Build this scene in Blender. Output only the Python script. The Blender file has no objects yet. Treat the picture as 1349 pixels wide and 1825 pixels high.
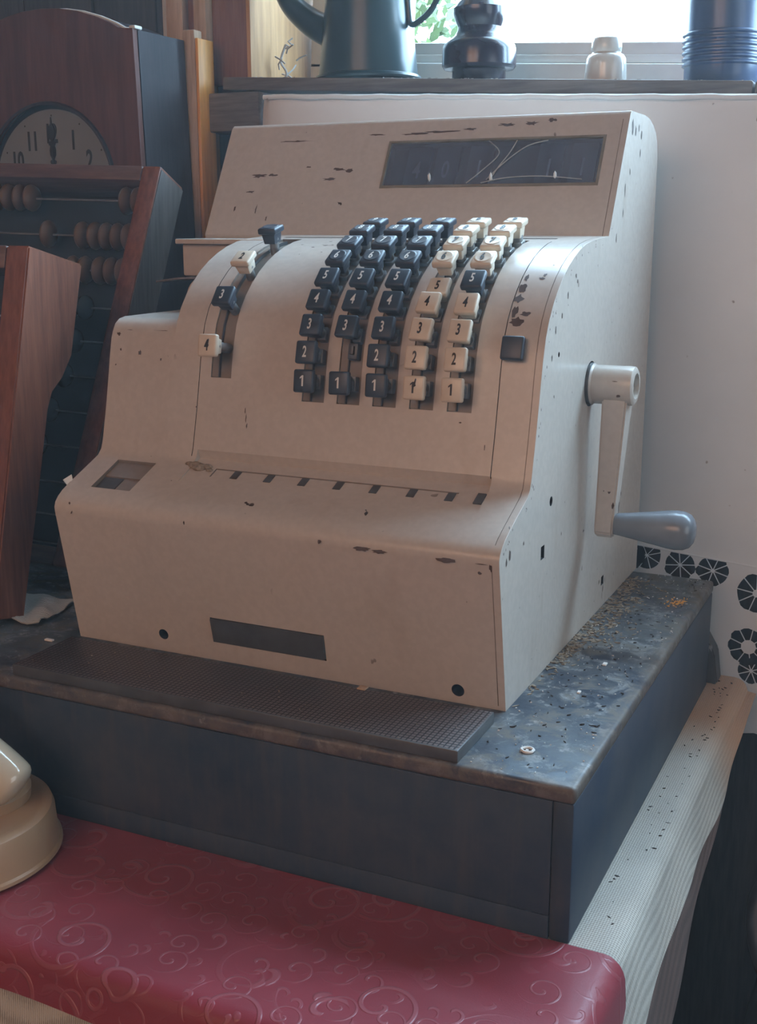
import bpy, bmesh, math, random
from mathutils import Vector, Matrix
from mathutils.geometry import tessellate_polygon
random.seed(7)
PI = math.pi
S = bpy.context.scene
C = S.collection

# ------------------------------------------------------------------ camera
cam_d = bpy.data.cameras.new('camera')
cam_d.sensor_fit = 'VERTICAL'
cam_d.sensor_height = 36.0
cam_d.lens = 2124.19 / 1825 * 36.0
cam_d.clip_start = 0.02
cam = bpy.data.objects.new('camera', cam_d)
C.objects.link(cam)
cam.matrix_world = (Matrix.Translation((0.7024, -0.8395, 0.3787)) @ Matrix.Rotation(0.4384, 4, 'Z')
                    @ Matrix.Rotation(1.3305, 4, 'X') @ Matrix.Rotation(-0.0016, 4, 'Z'))
S.camera = cam

# ------------------------------------------------------------------ world (bright overcast sky)
W = bpy.data.worlds.new('sky')
S.world = W
W.use_nodes = True
bg = W.node_tree.nodes['Background']
bg.inputs['Color'].default_value = (0.50, 0.74, 1.0, 1)
bg.inputs['Strength'].default_value = 26.0

def area(name, loc, aim, sx, sy, power, col, portal=False):
    l = bpy.data.lights.new(name, 'AREA')
    l.shape = 'RECTANGLE'; l.size = sx; l.size_y = sy
    l.energy = power; l.color = col
    if portal: l.cycles.is_portal = True
    o = bpy.data.objects.new(name, l); C.objects.link(o)
    d = Vector(aim) - Vector(loc)
    o.matrix_world = Matrix.Translation(loc) @ d.to_track_quat('-Z', 'Y').to_matrix().to_4x4()
    return o
# daylight enters through the window in the back wall (portal = sampling guide only)
area('window_portal', (0.82, 0.745, 1.05), (0.82, -1, 1.05), 1.62, 0.95, 1, (1, 1, 1), portal=True)
# warm lamp light of the room behind the camera
area('room_lamp', (0.20, -2.35, 1.15), (0.2, 0.0, 0.15), 1.6, 1.0, 21, (1.0, 0.60, 0.40))
# added cool fill from the right; no window is known there
area('side_fill', (2.255, -0.55, 0.50), (0.4, -0.55, 0.50), 1.0, 1.2, 8, (0.86, 0.95, 1.0))

S.view_settings.view_transform = 'Standard'
S.view_settings.look = 'None'
S.view_settings.gamma = 1.0
S.view_settings.use_curve_mapping = False
S.view_settings.exposure = 0.0

# ------------------------------------------------------------------ materials
class NT:
    def __init__(s, name):
        s.m = bpy.data.materials.new(name); s.m.use_nodes = True
        s.t = s.m.node_tree; s.n = s.t.nodes; s.b = s.n['Principled BSDF']
        s.tc = s.n.new('ShaderNodeTexCoord')
    def link(s, a, b): s.t.links.new(a, b)
    def node(s, typ, **kw):
        n = s.n.new(typ)
        for k, v in kw.items():
            if k in n.inputs: n.inputs[k].default_value = v
            else: setattr(n, k, v)
        return n
    def mapping(s, scale=(1, 1, 1), rot=(0, 0, 0), loc=(0, 0, 0)):
        m = s.node('ShaderNodeMapping'); m.inputs['Scale'].default_value = scale
        m.inputs['Rotation'].default_value = rot; m.inputs['Location'].default_value = loc
        s.link(s.tc.outputs['Object'], m.inputs['Vector']); return m.outputs['Vector']
    def noise(s, scale, detail=4, rough=0.55, vec=None, dist=0.0):
        n = s.node('ShaderNodeTexNoise', Scale=scale, Detail=detail, Roughness=rough, Distortion=dist)
        s.link(vec if vec is not None else s.tc.outputs['Object'], n.inputs['Vector']); return n.outputs['Fac']
    def ramp(s, fac, stops):
        r = s.node('ShaderNodeValToRGB'); e = r.color_ramp.elements
        while len(e) < len(stops): e.new(0.5)
        for i, (p, c) in enumerate(stops):
            e[i].position = p; e[i].color = (c[0], c[1], c[2], 1) if hasattr(c, '__len__') else (c, c, c, 1)
        s.link(fac, r.inputs['Fac']); return r.outputs['Color']
    def mix(s, fac, a, b, mode='MIX'):
        m = s.node('ShaderNodeMix'); m.data_type = 'RGBA'; m.blend_type = mode
        if isinstance(fac, float): m.inputs[0].default_value = fac
        else: s.link(fac, m.inputs[0])
        for v, i in ((a, 6), (b, 7)):
            if isinstance(v, tuple): m.inputs[i].default_value = (v[0], v[1], v[2], 1)
            else: s.link(v, m.inputs[i])
        return m.outputs[2]
    def bump(s, h, strength=0.3, dist=0.001, prev=None):
        b = s.node('ShaderNodeBump', Strength=strength, Distance=dist)
        s.link(h, b.inputs['Height'])
        if prev is not None: s.link(prev, b.inputs['Normal'])
        s.link(b.outputs['Normal'], s.b.inputs['Normal']); return b.outputs['Normal']
    def base(s, c):
        if isinstance(c, tuple): s.b.inputs['Base Color'].default_value = (c[0], c[1], c[2], 1)
        else: s.link(c, s.b.inputs['Base Color'])
    def set(s, **kw):
        for k, v in kw.items(): s.b.inputs[k.replace('_', ' ')].default_value = v
        return s

def plain(name, col, rough=0.5, metal=0.0, var=0.25, scale=40, **kw):
    t = NT(name)
    d = tuple(c * (1 - var) for c in col); l = tuple(min(1, c * (1 + var * .6)) for c in col)
    t.base(t.ramp(t.noise(scale), [(0.3, d), (0.7, l)]))
    t.set(Roughness=rough, Metallic=metal, **kw)
    return t.m

def mat_paint(name, col, chips=True):
    t = NT(name)
    big = t.noise(7, 5, 0.6)
    c = t.ramp(big, [(0.3, tuple(x * .94 for x in col)), (0.7, tuple(min(1, x * 1.03) for x in col))])
    fine = t.ramp(t.noise(160, 3), [(0.42, 0.95), (0.6, 1.0)])
    c = t.mix(1.0, c, fine, 'MULTIPLY')
    st = t.noise(26, 3, 0.6, t.mapping((1, 1, .22)))
    c = t.mix(t.ramp(st, [(0.60, 0.0), (0.78, 0.28)]), c, tuple(x * .62 for x in (.60, .45, .33)))
    if chips:
        sp = t.noise(95, 2, 0.4, t.mapping((1, 1, .6), loc=(3, 1, 2)))
        msk = t.ramp(t.noise(10, 2, 0.5, t.mapping(loc=(5, 5, 1))), [(0.52, 0.0), (0.6, 1.0)])
        f = t.mix(1.0, t.ramp(sp, [(0.735, 0.0), (0.755, 1.0)]), msk, 'MULTIPLY')
        c = t.mix(f, c, (.045, .03, .025))
    t.base(c)
    t.set(Roughness=0.27, Specular_IOR_Level=0.5)
    t.bump(t.noise(60, 3), 0.05, 0.001)
    return t.m

def mat_wood(name, a, b, scale=(1, 1, 8), rough=0.6, axis='Z', ring=22, bumpy=0.25, rot=(0, 0, 0)):
    t = NT(name)
    sc = {'Z': (1, 1, .09), 'X': (.09, 1, 1), 'Y': (1, .09, 1)}[axis]
    v = t.mapping(sc, rot)
    n1 = t.noise(ring, 4, 0.6, v, 1.2)
    n2 = t.noise(ring * 9, 3, 0.6, v)
    c = t.ramp(n1, [(0.3, a), (0.68, b)])
    c = t.mix(0.45, c, t.ramp(n2, [(0.35, tuple(x * .6 for x in a)), (0.7, b)]))
    t.base(c); t.set(Roughness=rough)
    t.bump(n2, bumpy, 0.0008)
    return t.m

M = {}
M['paint'] = mat_paint('beige_enamel_paint', (.58, .515, .455))
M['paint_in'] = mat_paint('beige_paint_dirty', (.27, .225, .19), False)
M['void'] = plain('dark_inside', (.012, .012, .016), 0.9)
M['chip'] = plain('bare_brown_metal', (.10, .068, .058), 0.7, scale=200)
M['black'] = plain('black_plastic_key', (.030, .040, .060), 0.42, var=.15, Specular_IOR_Level=.6)
M['ivory'] = plain('ivory_plastic_key', (.68, .58, .46), 0.30, var=.08, scale=90)
M['ink_w'] = plain('pale_numeral', (.72, .70, .66), 0.5, var=.05)
M['ink_b'] = plain('dark_numeral', (.02, .016, .014), 0.5, var=.05)
M['steel'] = plain('dull_steel_stem', (.34, .335, .33), 0.42, 0.75, scale=120)
M['dkmetal'] = plain('dark_gunmetal', (.11, .112, .115), 0.45, 0.3)
M['frame'] = plain('tarnished_frame', (.30, .26, .20), 0.5, 0.4)
M['grey_knob'] = plain('grey_painted_handle', (.20, .22, .25), 0.22, var=.12)
M['dust'] = plain('dry_debris', (.34, .27, .20), 0.9, var=.5, scale=300)
M['darkdebris'] = plain('dark_crumbs', (.035, .028, .025), 0.9)
M['white'] = plain('white_scrap', (.80, .78, .74), 0.7, var=.05)
M['cobweb'] = plain('grey_cobweb', (.42, .40, .38), 0.9)

def mat_dustybox():
    t = NT('black_painted_wood_top')
    n = t.noise(9, 8, 0.68); n2 = t.noise(70, 4, 0.7); n3 = t.noise(28, 6, .7, t.mapping(loc=(2, 7, 1)), .8)
    c = t.ramp(n, [(0.42, (.022, .034, .056)), (0.60, (.075, .088, .10))])
    c = t.mix(t.ramp(n3, [(0.48, 0.0), (0.60, .75)]), c, (.16, .14, .115))
    n4 = t.noise(38, 6, .75, t.mapping(loc=(4, 1, 3)), .5)
    c = t.mix(t.ramp(n4, [(0.53, 0.0), (0.62, .7)]), c, (.24, .25, .25))
    c = t.mix(t.ramp(n2, [(0.60, 0.0), (0.70, .7)]), c, (.36, .35, .33))
    # bare wood showing along the worn front and right edges
    sp = t.node('ShaderNodeSeparateXYZ'); t.link(t.tc.outputs['Object'], sp.inputs[0])
    def edge(sock, lo, hi):
        mr = t.node('ShaderNodeMapRange'); mr.inputs['From Min'].default_value = lo; mr.inputs['From Max'].default_value = hi
        t.link(sock, mr.inputs['Value']); return mr.outputs[0]
    ex = edge(sp.outputs['X'], .375, .408); ey = edge(sp.outputs['Y'], -.225, -.268)
    mx = t.node('ShaderNodeMath'); mx.operation = 'MAXIMUM'; t.link(ex, mx.inputs[0]); t.link(ey, mx.inputs[1])
    ml = t.node('ShaderNodeMath'); ml.operation = 'MULTIPLY'; t.link(mx.outputs[0], ml.inputs[0]); t.link(n4, ml.inputs[1])
    c = t.mix(t.ramp(ml.outputs[0], [(.30, 0.0), (.50, .65)]), c, (.15, .115, .09))
    t.base(c)
    t.link(t.ramp(n3, [(0.4, .34), (0.7, .8)]), t.b.inputs['Roughness'])
    t.bump(n2, .35, .0008)
    return t.m
M['boxtop'] = mat_dustybox()
def mat_boxside():
    t = NT('black_painted_wood_side')
    n = t.noise(12, 6, .65); n2 = t.noise(60, 4, .6, t.mapping((1, .12, .12)))
    c = t.ramp(n, [(0.35, (.030, .050, .084)), (0.66, (.066, .078, .100))])
    c = t.mix(t.ramp(n2, [(0.50, 0.0), (0.75, .4)]), c, (.105, .095, .09))
    t.base(c); t.set(Roughness=.5, Specular_IOR_Level=.35); t.bump(n2, .25, .0008)
    return t.m
M['boxside'] = mat_boxside()
M['edge'] = mat_wood('worn_edge_wood', (.06, .05, .045), (.12, .10, .085), axis='X', rough=.8)
def mat_grid():
    t = NT('ribbed_grid_metal')
    b = t.node('ShaderNodeTexBrick'); b.offset = 0.0
    b.inputs['Scale'].default_value = 1.0
    for k, v in (('Brick Width', .0042), ('Row Height', .0042), ('Mortar Size', .0007), ('Mortar Smooth', .3)): b.inputs[k].default_value = v
    b.inputs['Color1'].default_value = (.17, .135, .13, 1); b.inputs['Color2'].default_value = (.15, .12, .115, 1)
    b.inputs['Mortar'].default_value = (.03, .027, .03, 1)
    t.link(t.tc.outputs['Object'], b.inputs['Vector'])
    t.base(b.outputs['Color']); t.set(Roughness=.42, Metallic=.25)
    inv = t.ramp(b.outputs['Fac'], [(0, 1.0), (1, 0.0)])
    t.bump(inv, .9, .0008)
    return t.m
M['grid'] = mat_grid()
def mat_weave(name, col, dark, sx=900, back_tint=None):
    t = NT(name)
    w1 = t.node('ShaderNodeTexWave', Scale=sx / 6.2832 * 1.0, Distortion=1.2); w1.bands_direction = 'X'
    w2 = t.node('ShaderNodeTexWave', Scale=sx / 6.2832 * .8, Distortion=1.2); w2.bands_direction = 'Y'
    for w in (w1, w2):
        w.inputs['Detail'].default_value = 2; w.inputs['Detail Scale'].default_value = 3
        t.link(t.tc.outputs['Object'], w.inputs['Vector'])
    h = t.mix(.5, w1.outputs['Color'], w2.outputs['Color'])
    c = t.mix(t.ramp(h, [(.25, 0.0), (.6, 1.0)]), dark, col)
    c = t.mix(1.0, c, t.ramp(t.noise(11, 5), [(.3, .82), (.7, 1.04)]), 'MULTIPLY')
    if back_tint:  # second colour blends in towards the back of the cloth
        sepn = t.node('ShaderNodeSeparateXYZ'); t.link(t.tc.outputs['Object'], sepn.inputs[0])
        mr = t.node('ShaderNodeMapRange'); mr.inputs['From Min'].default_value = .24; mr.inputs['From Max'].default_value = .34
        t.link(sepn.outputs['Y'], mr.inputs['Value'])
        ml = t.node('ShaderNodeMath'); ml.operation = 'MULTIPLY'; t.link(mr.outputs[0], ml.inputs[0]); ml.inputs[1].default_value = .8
        c = t.mix(ml.outputs[0], c, back_tint)
    t.base(c); t.set(Roughness=.9, Sheen_Weight=.1)
    t.bump(h, .5, .0007)
    return t.m
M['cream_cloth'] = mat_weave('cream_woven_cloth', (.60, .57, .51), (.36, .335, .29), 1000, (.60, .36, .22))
M['shaded_cloth'] = mat_weave('shaded_cloth', (.20, .13, .11), (.12, .08, .07), 1000)  # brown stands in for shade low on the cream cloth's side
def mat_wallcloth():
    t = NT('white_cotton_cloth')
    n = t.noise(6, 5, .6)
    c = t.ramp(n, [(.3, (.76, .77, .78)), (.7, (.84, .85, .86))])
    sp = t.noise(70, 2, .4); c = t.mix(t.ramp(sp, [(.74, 0.0), (.77, .7)]), c, (.2, .13, .1))
    t.base(c); t.set(Roughness=.85, Sheen_Weight=.15)
    t.bump(t.noise(18, 3, .5, t.mapping((.4, 1, 1))), .18, .004)
    return t.m
M['wall_cloth'] = mat_wallcloth()
def mat_red():
    t = NT('embossed_red_cloth')
    v = t.mapping((1, 1, 1))
    def rings(scale, freq, loc, hi):
        vo = t.node('ShaderNodeTexVoronoi', Scale=scale, Randomness=.75)
        vo.inputs['Scale'].default_value = scale
        t.link(t.mapping(loc=loc), vo.inputs['Vector'])
        m = t.node('ShaderNodeMath'); m.operation = 'MULTIPLY'; m.inputs[1].default_value = freq
        t.link(vo.outputs['Distance'], m.inputs[0])
        # swirl phase from the angle around each cell centre
        sub = t.node('ShaderNodeVectorMath'); sub.operation = 'SUBTRACT'
        sc = t.node('ShaderNodeVectorMath'); sc.operation = 'SCALE'; sc.inputs['Scale'].default_value = 1.0
        t.link(t.mapping(loc=loc), sub.inputs[0]); t.link(vo.outputs['Position'], sub.inputs[1])
        sx = t.node('ShaderNodeSeparateXYZ'); t.link(sub.outputs[0], sx.inputs[0])
        at = t.node('ShaderNodeMath'); at.operation = 'ARCTAN2'
        t.link(sx.outputs['Y'], at.inputs[0]); t.link(sx.outputs['X'], at.inputs[1])
        ad = t.node('ShaderNodeMath'); ad.operation = 'ADD'
        t.link(m.outputs[0], ad.inputs[0]); t.link(at.outputs[0], ad.inputs[1])
        si = t.node('ShaderNodeMath'); si.operation = 'SINE'; t.link(ad.outputs[0], si.inputs[0])
        line = t.ramp(si.outputs[0], [(.82, 0.0), (.95, 1.0)])
        fade = t.ramp(vo.outputs['Distance'], [(.34, 1.0), (hi, 0.0)])
        return t.mix(1.0, line, fade, 'MULTIPLY')
    r1 = rings(17, 19, (0, 0, 0), .66); r2 = rings(36, 17, (.31, .17, 0), .60)
    r = t.mix(1.0, r1, r2, 'LIGHTEN')
    c = t.mix(t.ramp(t.noise(9), [(.3, 0.0), (.7, 1.0)]), (.24, .030, .046), (.31, .040, .060))
    c = t.mix(t.ramp(r, [(0, 0.0), (1, .38)]), c, (.42, .15, .17))
    t.base(c); t.set(Roughness=.36, Specular_IOR_Level=.5, Sheen_Weight=.08)
    nb = t.bump(r, .5, .0013)
    t.bump(t.noise(900, 2), .12, .0006, nb)
    return t.m
M['red_cloth'] = mat_red()
M['wood_red'] = mat_wood('reddish_brown_wood', (.14, .040, .020), (.28, .095, .050), rough=.5)
M['wood_redx'] = mat_wood('reddish_brown_wood_rail', (.105, .052, .042), (.19, .095, .075), axis='X', rough=.45)
M['wood_grey'] = mat_wood('weathered_side_wood', (.075, .068, .066), (.15, .135, .125), rough=.40)
M['clock_wood'] = mat_wood('dark_mahogany', (.085, .033, .026), (.16, .06, .045), rough=.38, ring=14, bumpy=.1)
M['clock_side'] = mat_wood('near_black_stained_wood', (.022, .020, .028), (.045, .035, .042), rough=.5)
M['pine'] = mat_wood('yellow_pine', (.85, .36, .06), (.95, .48, .11), rough=.45, ring=16)
M['pine_light'] = mat_wood('pale_pine', (.50, .255, .10), (.62, .35, .16), rough=.6, ring=14)
M['tan_wood'] = mat_wood('tan_wall_board', (.48, .32, .20), (.66, .48, .33), rough=.7)
M['brown_wood'] = mat_wood('brown_wall_board', (.20, .085, .055), (.32, .15, .10), rough=.7)
M['dark_wood'] = mat_wood('dark_wall_board', (.035, .034, .042), (.075, .066, .070), rough=.7)
M['sill_wood'] = mat_wood('grey_sill_wood', (.10, .085, .08), (.22, .19, .17), axis='X', rough=.8)
M['white_frame'] = plain('old_white_window_paint', (.66, .66, .62), .5, var=.1, scale=18)
M['teal'] = plain('dark_teal_enamel', (.020, .045, .055), .30, var=.2, scale=8, Coat_Weight=.15, Coat_Roughness=.2)
M['brown_glaze'] = plain('dark_brown_glaze', (.022, .015, .026), .20, var=.3, Coat_Weight=.2, Coat_Roughness=.2)
M['white_glaze'] = plain('white_porcelain', (.66, .65, .60), .2, var=.06, scale=15, Coat_Weight=.4)
M['blue_glaze'] = plain('blue_ribbed_glaze', (.06, .10, .20), .32, var=.2, scale=10, Coat_Weight=.2, Coat_Roughness=.2)
M['cream_plastic'] = plain('cream_bakelite', (.44, .29, .175), .32, var=.12, scale=9)
M['cream_gloss'] = plain('cream_gloss_enamel', (.62, .53, .40), .14, var=.1, scale=14, Coat_Weight=.6)
M['dial'] = plain('aged_clock_dial', (.22, .225, .22), .45, var=.12, scale=14)
M['bead_wood'] = plain('turned_wood_bead', (.13, .080, .050), .42, var=.35, scale=30)
M['bead_dark'] = plain('dark_bead', (.055, .080, .095), .2, var=.3, scale=30)
M['wire'] = plain('dull_wire', (.30, .30, .31), .4, .6)
M['abacus_back'] = plain('dark_backing_board', (.022, .028, .042), .7, var=.3, scale=12)
M['floor'] = mat_wood('dark_floor_boards', (.075, .078, .085), (.13, .12, .12), axis='Y', rough=.6)
M['plaster'] = plain('room_plaster', (.10, .062, .046), .9, var=.1, scale=3)
M['leather'] = plain('dark_leather', (.075, .085, .10), .45, var=.35, scale=30)
M['leaf'] = plain('green_leaf', (.055, .085, .012), .6, var=.5, scale=3)
M['ground'] = plain('outdoor_gravel', (.45, .45, .42), .9, var=.1)
def mat_glass(name, tint, gloss=.08, dirt=.0):
    m = bpy.data.materials.new(name); m.use_nodes = True
    t = m.node_tree; n = t.nodes; out = n['Material Output']; n.remove(n['Principled BSDF'])
    tr = n.new('ShaderNodeBsdfTransparent'); tr.inputs['Color'].default_value = (*tint, 1)
    gl = n.new('ShaderNodeBsdfGlossy'); gl.inputs['Roughness'].default_value = .08
    mx = n.new('ShaderNodeMixShader'); mx.inputs[0].default_value = gloss
    t.links.new(tr.outputs[0], mx.inputs[1]); t.links.new(gl.outputs[0], mx.inputs[2])
    last = mx.outputs[0]
    if dirt:
        df = n.new('ShaderNodeBsdfDiffuse'); df.inputs['Color'].default_value = (.30, .33, .42, 1)
        no = n.new('ShaderNodeTexNoise'); no.inputs['Scale'].default_value = 25
        mr = n.new('ShaderNodeMapRange'); mr.inputs['From Min'].default_value = .3; mr.inputs['From Max'].default_value = .7
        mr.inputs['To Min'].default_value = dirt * .7; mr.inputs['To Max'].default_value = dirt * 1.2
        tc = n.new('ShaderNodeTexCoord'); t.links.new(tc.outputs['Object'], no.inputs['Vector'])
        t.links.new(no.outputs['Fac'], mr.inputs['Value'])
        m2 = n.new('ShaderNodeMixShader'); t.links.new(mr.outputs[0], m2.inputs[0])
        t.links.new(last, m2.inputs[1]); t.links.new(df.outputs[0], m2.inputs[2]); last = m2.outputs[0]
    t.links.new(last, out.inputs['Surface'])
    return m
M['pane'] = mat_glass('window_glass', (.97, .99, .98), .04)
M['dusty_glass'] = mat_glass('dusty_display_glass', (.70, .76, .88), .05, .30)
M['clock_glass'] = mat_glass('clock_glass', (.95, .95, .95), .05)

# ------------------------------------------------------------------ helpers
def tag(o, label=None, cat=None, group=None, kind=None):
    if label: o['label'] = label
    if cat: o['category'] = cat
    if group: o['group'] = group
    if kind: o['kind'] = kind
    return o
def finish(me, angle=35):
    me.polygons.foreach_set('use_smooth', [True] * len(me.polygons))
    me.set_sharp_from_angle(angle=math.radians(angle))
def wmat(o):
    m = o.matrix_basis.copy()
    return wmat(o.parent) @ m if o.parent else m
def obj(name, bm, mat, parent=None, angle=35, world=True, kind=None):
    """link a bmesh given in world coordinates (world=True) as one mesh object"""
    if parent is not None and world: bm.transform(wmat(parent).inverted())
    me = bpy.data.meshes.new(name); bm.to_mesh(me); bm.free()
    for m in (mat if isinstance(mat, (list, tuple)) else [mat]): me.materials.append(m)
    finish(me, angle)
    o = bpy.data.objects.new(name, me); C.objects.link(o)
    if parent is not None:
        o.parent = parent; o.matrix_parent_inverse = Matrix()
    if kind: o['kind'] = kind
    return o
def thing(name, label, cat, loc=(0, 0, 0), rot=(0, 0, 0), group=None):
    o = bpy.data.objects.new(name, None); C.objects.link(o)
    o.empty_display_size = .02
    o.location = loc; o.rotation_euler = rot
    return tag(o, label, cat, group)
def rebase(o, loc):
    """give a single mesh thing an origin at its base"""
    o.data.transform(Matrix.Translation(-Vector(loc))); o.location = loc; return o
def box(bm, lo, hi, bev=0, mat=0, M4=None, seg=2):
    r = bmesh.ops.create_cube(bm, size=1)['verts']
    c = [(a + b) / 2 for a, b in zip(lo, hi)]; s = [abs(b - a) for a, b in zip(lo, hi)]
    bmesh.ops.scale(bm, vec=s, verts=r); bmesh.ops.translate(bm, vec=c, verts=r)
    fs = set(f for v in r for f in v.link_faces)
    if bev:
        es = list(set(e for v in r for e in v.link_edges))
        g = bmesh.ops.bevel(bm, geom=es, offset=bev, segments=seg, affect='EDGES', profile=.5)
        vv = set(v for f in g['faces'] for v in f.verts); fs = set(f for v in vv for f in v.link_faces)
    for f in fs: f.material_index = mat
    vs = list(set(v for f in fs for v in f.verts))
    if M4 is not None: bmesh.ops.transform(bm, matrix=M4, verts=vs)
    return vs
def lathe(bm, prof, center, axis='Z', n=40, M4=None, mat=0):
    rings = []
    c = Vector(center)
    R = {'Z': Matrix(), 'X': Matrix.Rotation(PI / 2, 4, 'Y'), 'Y': Matrix.Rotation(-PI / 2, 4, 'X')}[axis]
    T = Matrix.Translation(c) @ (M4 if M4 is not None else R)
    for r, z in prof:
        if r < 1e-5: rings.append([bm.verts.new(T @ Vector((0, 0, z)))])
        else: rings.append([bm.verts.new(T @ Vector((r * math.cos(2 * PI * k / n), r * math.sin(2 * PI * k / n), z))) for k in range(n)])
    for a, b in zip(rings, rings[1:]):
        for k in range(n):
            k2 = (k + 1) % n
            if len(a) == 1 and len(b) == 1: continue
            if len(a) == 1: f = bm.faces.new((a[0], b[k2], b[k])) if False else bm.faces.new((a[0], b[k], b[k2]))
            elif len(b) == 1: f = bm.faces.new((a[k], b[0], a[k2])) if False else bm.faces.new((a[k], a[k2], b[0]))
            else: f = bm.faces.new((a[k], a[k2], b[k2], b[k]))
            f.material_index = mat
    for ring, flip in ((rings[0], True), (rings[-1], False)):
        if len(ring) > 1: bm.faces.new(ring[::-1] if flip else ring).material_index = mat
def tube(bm, pts, r, n=10, mat=0, caps=True):
    pts = [Vector(p) for p in pts]
    rs = r if isinstance(r, (list, tuple)) else [r] * len(pts)
    up = None; rings = []
    for i, p in enumerate(pts):
        d = (pts[min(i + 1, len(pts) - 1)] - pts[max(i - 1, 0)]).normalized()
        if up is None: up = Vector((0, 0, 1)) if abs(d.z) < .9 else Vector((0, 1, 0))
        s = d.cross(up).normalized(); up = s.cross(d).normalized()
        rings.append([bm.verts.new(p + (s * math.cos(2 * PI * k / n) + up * math.sin(2 * PI * k / n)) * rs[i]) for k in range(n)])
    for a, b in zip(rings, rings[1:]):
        for k in range(n):
            bm.faces.new((a[k], a[(k + 1) % n], b[(k + 1) % n], b[k])).material_index = mat
    if caps:
        bm.faces.new(rings[0][::-1]).material_index = mat; bm.faces.new(rings[-1]).material_index = mat
def catmull(P, n=8):
    P = [Vector(p) for p in P]; out = []
    for i in range(len(P) - 1):
        a, b, c, d = P[max(i - 1, 0)], P[i], P[i + 1], P[min(i + 2, len(P) - 1)]
        for k in range(n):
            t = k / n
            out.append(.5 * ((2 * b) + (c - a) * t + (2 * a - 5 * b + 4 * c - d) * t * t + (3 * b - a - 3 * c + d) * t ** 3))
    out.append(P[-1]); return out
def prism(bm, poly, x0, x1, mat=0, axis='X'):
    """extrude a closed polygon of 2D points along an axis"""
    def mk(a, p):
        if axis == 'X': return (a, p[0], p[1])
        if axis == 'Y': return (p[0], a, p[1])
        return (p[0], p[1], a)
    A = [bm.verts.new(mk(x0, p)) for p in poly]; B = [bm.verts.new(mk(x1, p)) for p in poly]
    fs = [bm.faces.new(A), bm.faces.new(B[::-1])]
    n = len(poly)
    for i in range(n): fs.append(bm.faces.new((A[i], B[i], B[(i + 1) % n], A[(i + 1) % n])))
    for f in fs: f.material_index = mat
    bmesh.ops.recalc_face_normals(bm, faces=fs)
    return fs
def newbm(): return bmesh.new()
def tmpobj(bm, mats, bevel=0, seg=3, angle=30):
    me = bpy.data.meshes.new('tmp'); bmesh.ops.recalc_face_normals(bm, faces=bm.faces); bm.to_mesh(me); bm.free()
    for m in mats: me.materials.append(m)
    o = bpy.data.objects.new('tmp', me); C.objects.link(o)
    if bevel:
        b = o.modifiers.new('b', 'BEVEL'); b.width = bevel; b.segments = seg; b.limit_method = 'ANGLE'; b.angle_limit = math.radians(angle); b.use_clamp_overlap = True
    return o
def bake(o):
    dg = bpy.context.evaluated_depsgraph_get()
    me = bpy.data.meshes.new_from_object(o.evaluated_get(dg), depsgraph=dg)
    return me
def boolean(o, cutters, op):
    for c in cutters:
        m = o.modifiers.new('x', 'BOOLEAN'); m.operation = op; m.solver = 'EXACT'; m.use_self = (op == 'DIFFERENCE'); m.object = c
        m.material_mode = 'TRANSFER'
    me = bake(o)
    for c in cutters: bpy.data.objects.remove(c, do_unlink=True)
    old = o.data; o.modifiers.clear(); o.data = me
    return o
def text_bm(txt, size, narrow=.62, weight=.0):
    cu = bpy.data.curves.new('t', 'FONT'); cu.body = txt; cu.size = size
    cu.align_x = 'CENTER'; cu.align_y = 'CENTER'; cu.offset = weight; cu.extrude = .00012; cu.resolution_u = 3
    o = bpy.data.objects.new('t', cu); C.objects.link(o)
    me = bake(o); bpy.data.objects.remove(o, do_unlink=True)
    bm = newbm(); bm.from_mesh(me)
    bmesh.ops.scale(bm, vec=(narrow, 1, 1), verts=bm.verts)
    xs = [v.co.x for v in bm.verts]; ys = [v.co.y for v in bm.verts]
    bmesh.ops.translate(bm, vec=(-(min(xs) + max(xs)) / 2, -(min(ys) + max(ys)) / 2, 0), verts=bm.verts)
    return bm

# ------------------------------------------------------------------ room shell
def struct(name, bm, m, angle=35):
    o = obj(name, bm, m, angle=angle); o['kind'] = 'structure'; return o
X0, X1, Y0, YW, ZF, ZC = -1.7, 2.3, -2.7, .56, -.88, 1.75
b = newbm(); box(b, (X0, Y0, ZF - .05), (X1, YW + .2, ZF)); struct('floor', b, M['floor'])
b = newbm(); box(b, (X0, Y0, ZC), (X1, YW + .2, ZC + .05)); struct('ceiling', b, M['plaster'])
b = newbm(); box(b, (X0 - .05, Y0, ZF), (X0, YW + .2, ZC)); struct('wall_left', b, M['brown_wood'])
b = newbm(); box(b, (X1, Y0, ZF), (X1 + .05, YW + .2, ZC)); struct('wall_right', b, M['plaster'])
b = newbm(); box(b, (X0, Y0 - .05, ZF), (X1, Y0, ZC)); struct('wall_front', b, M['plaster'])
# back wall: thick log wall with one wide window opening, x -.13..1.66, z .50..1.56
WX0, WX1, WZ0, WZ1 = -.130, 1.66, .50, 1.56
b = newbm()
box(b, (X0, YW, ZF), (WX0 - .002, YW + .19, ZC)); box(b, (WX1, YW, ZF), (X1, YW + .19, ZC))
box(b, (WX0 - .002, YW, ZF), (WX1, YW + .19, WZ0)); box(b, (WX0 - .002, YW, WZ1), (WX1, YW + .19, ZC))
wall = struct('wall_back', b, M['dark_wood'])
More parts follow.
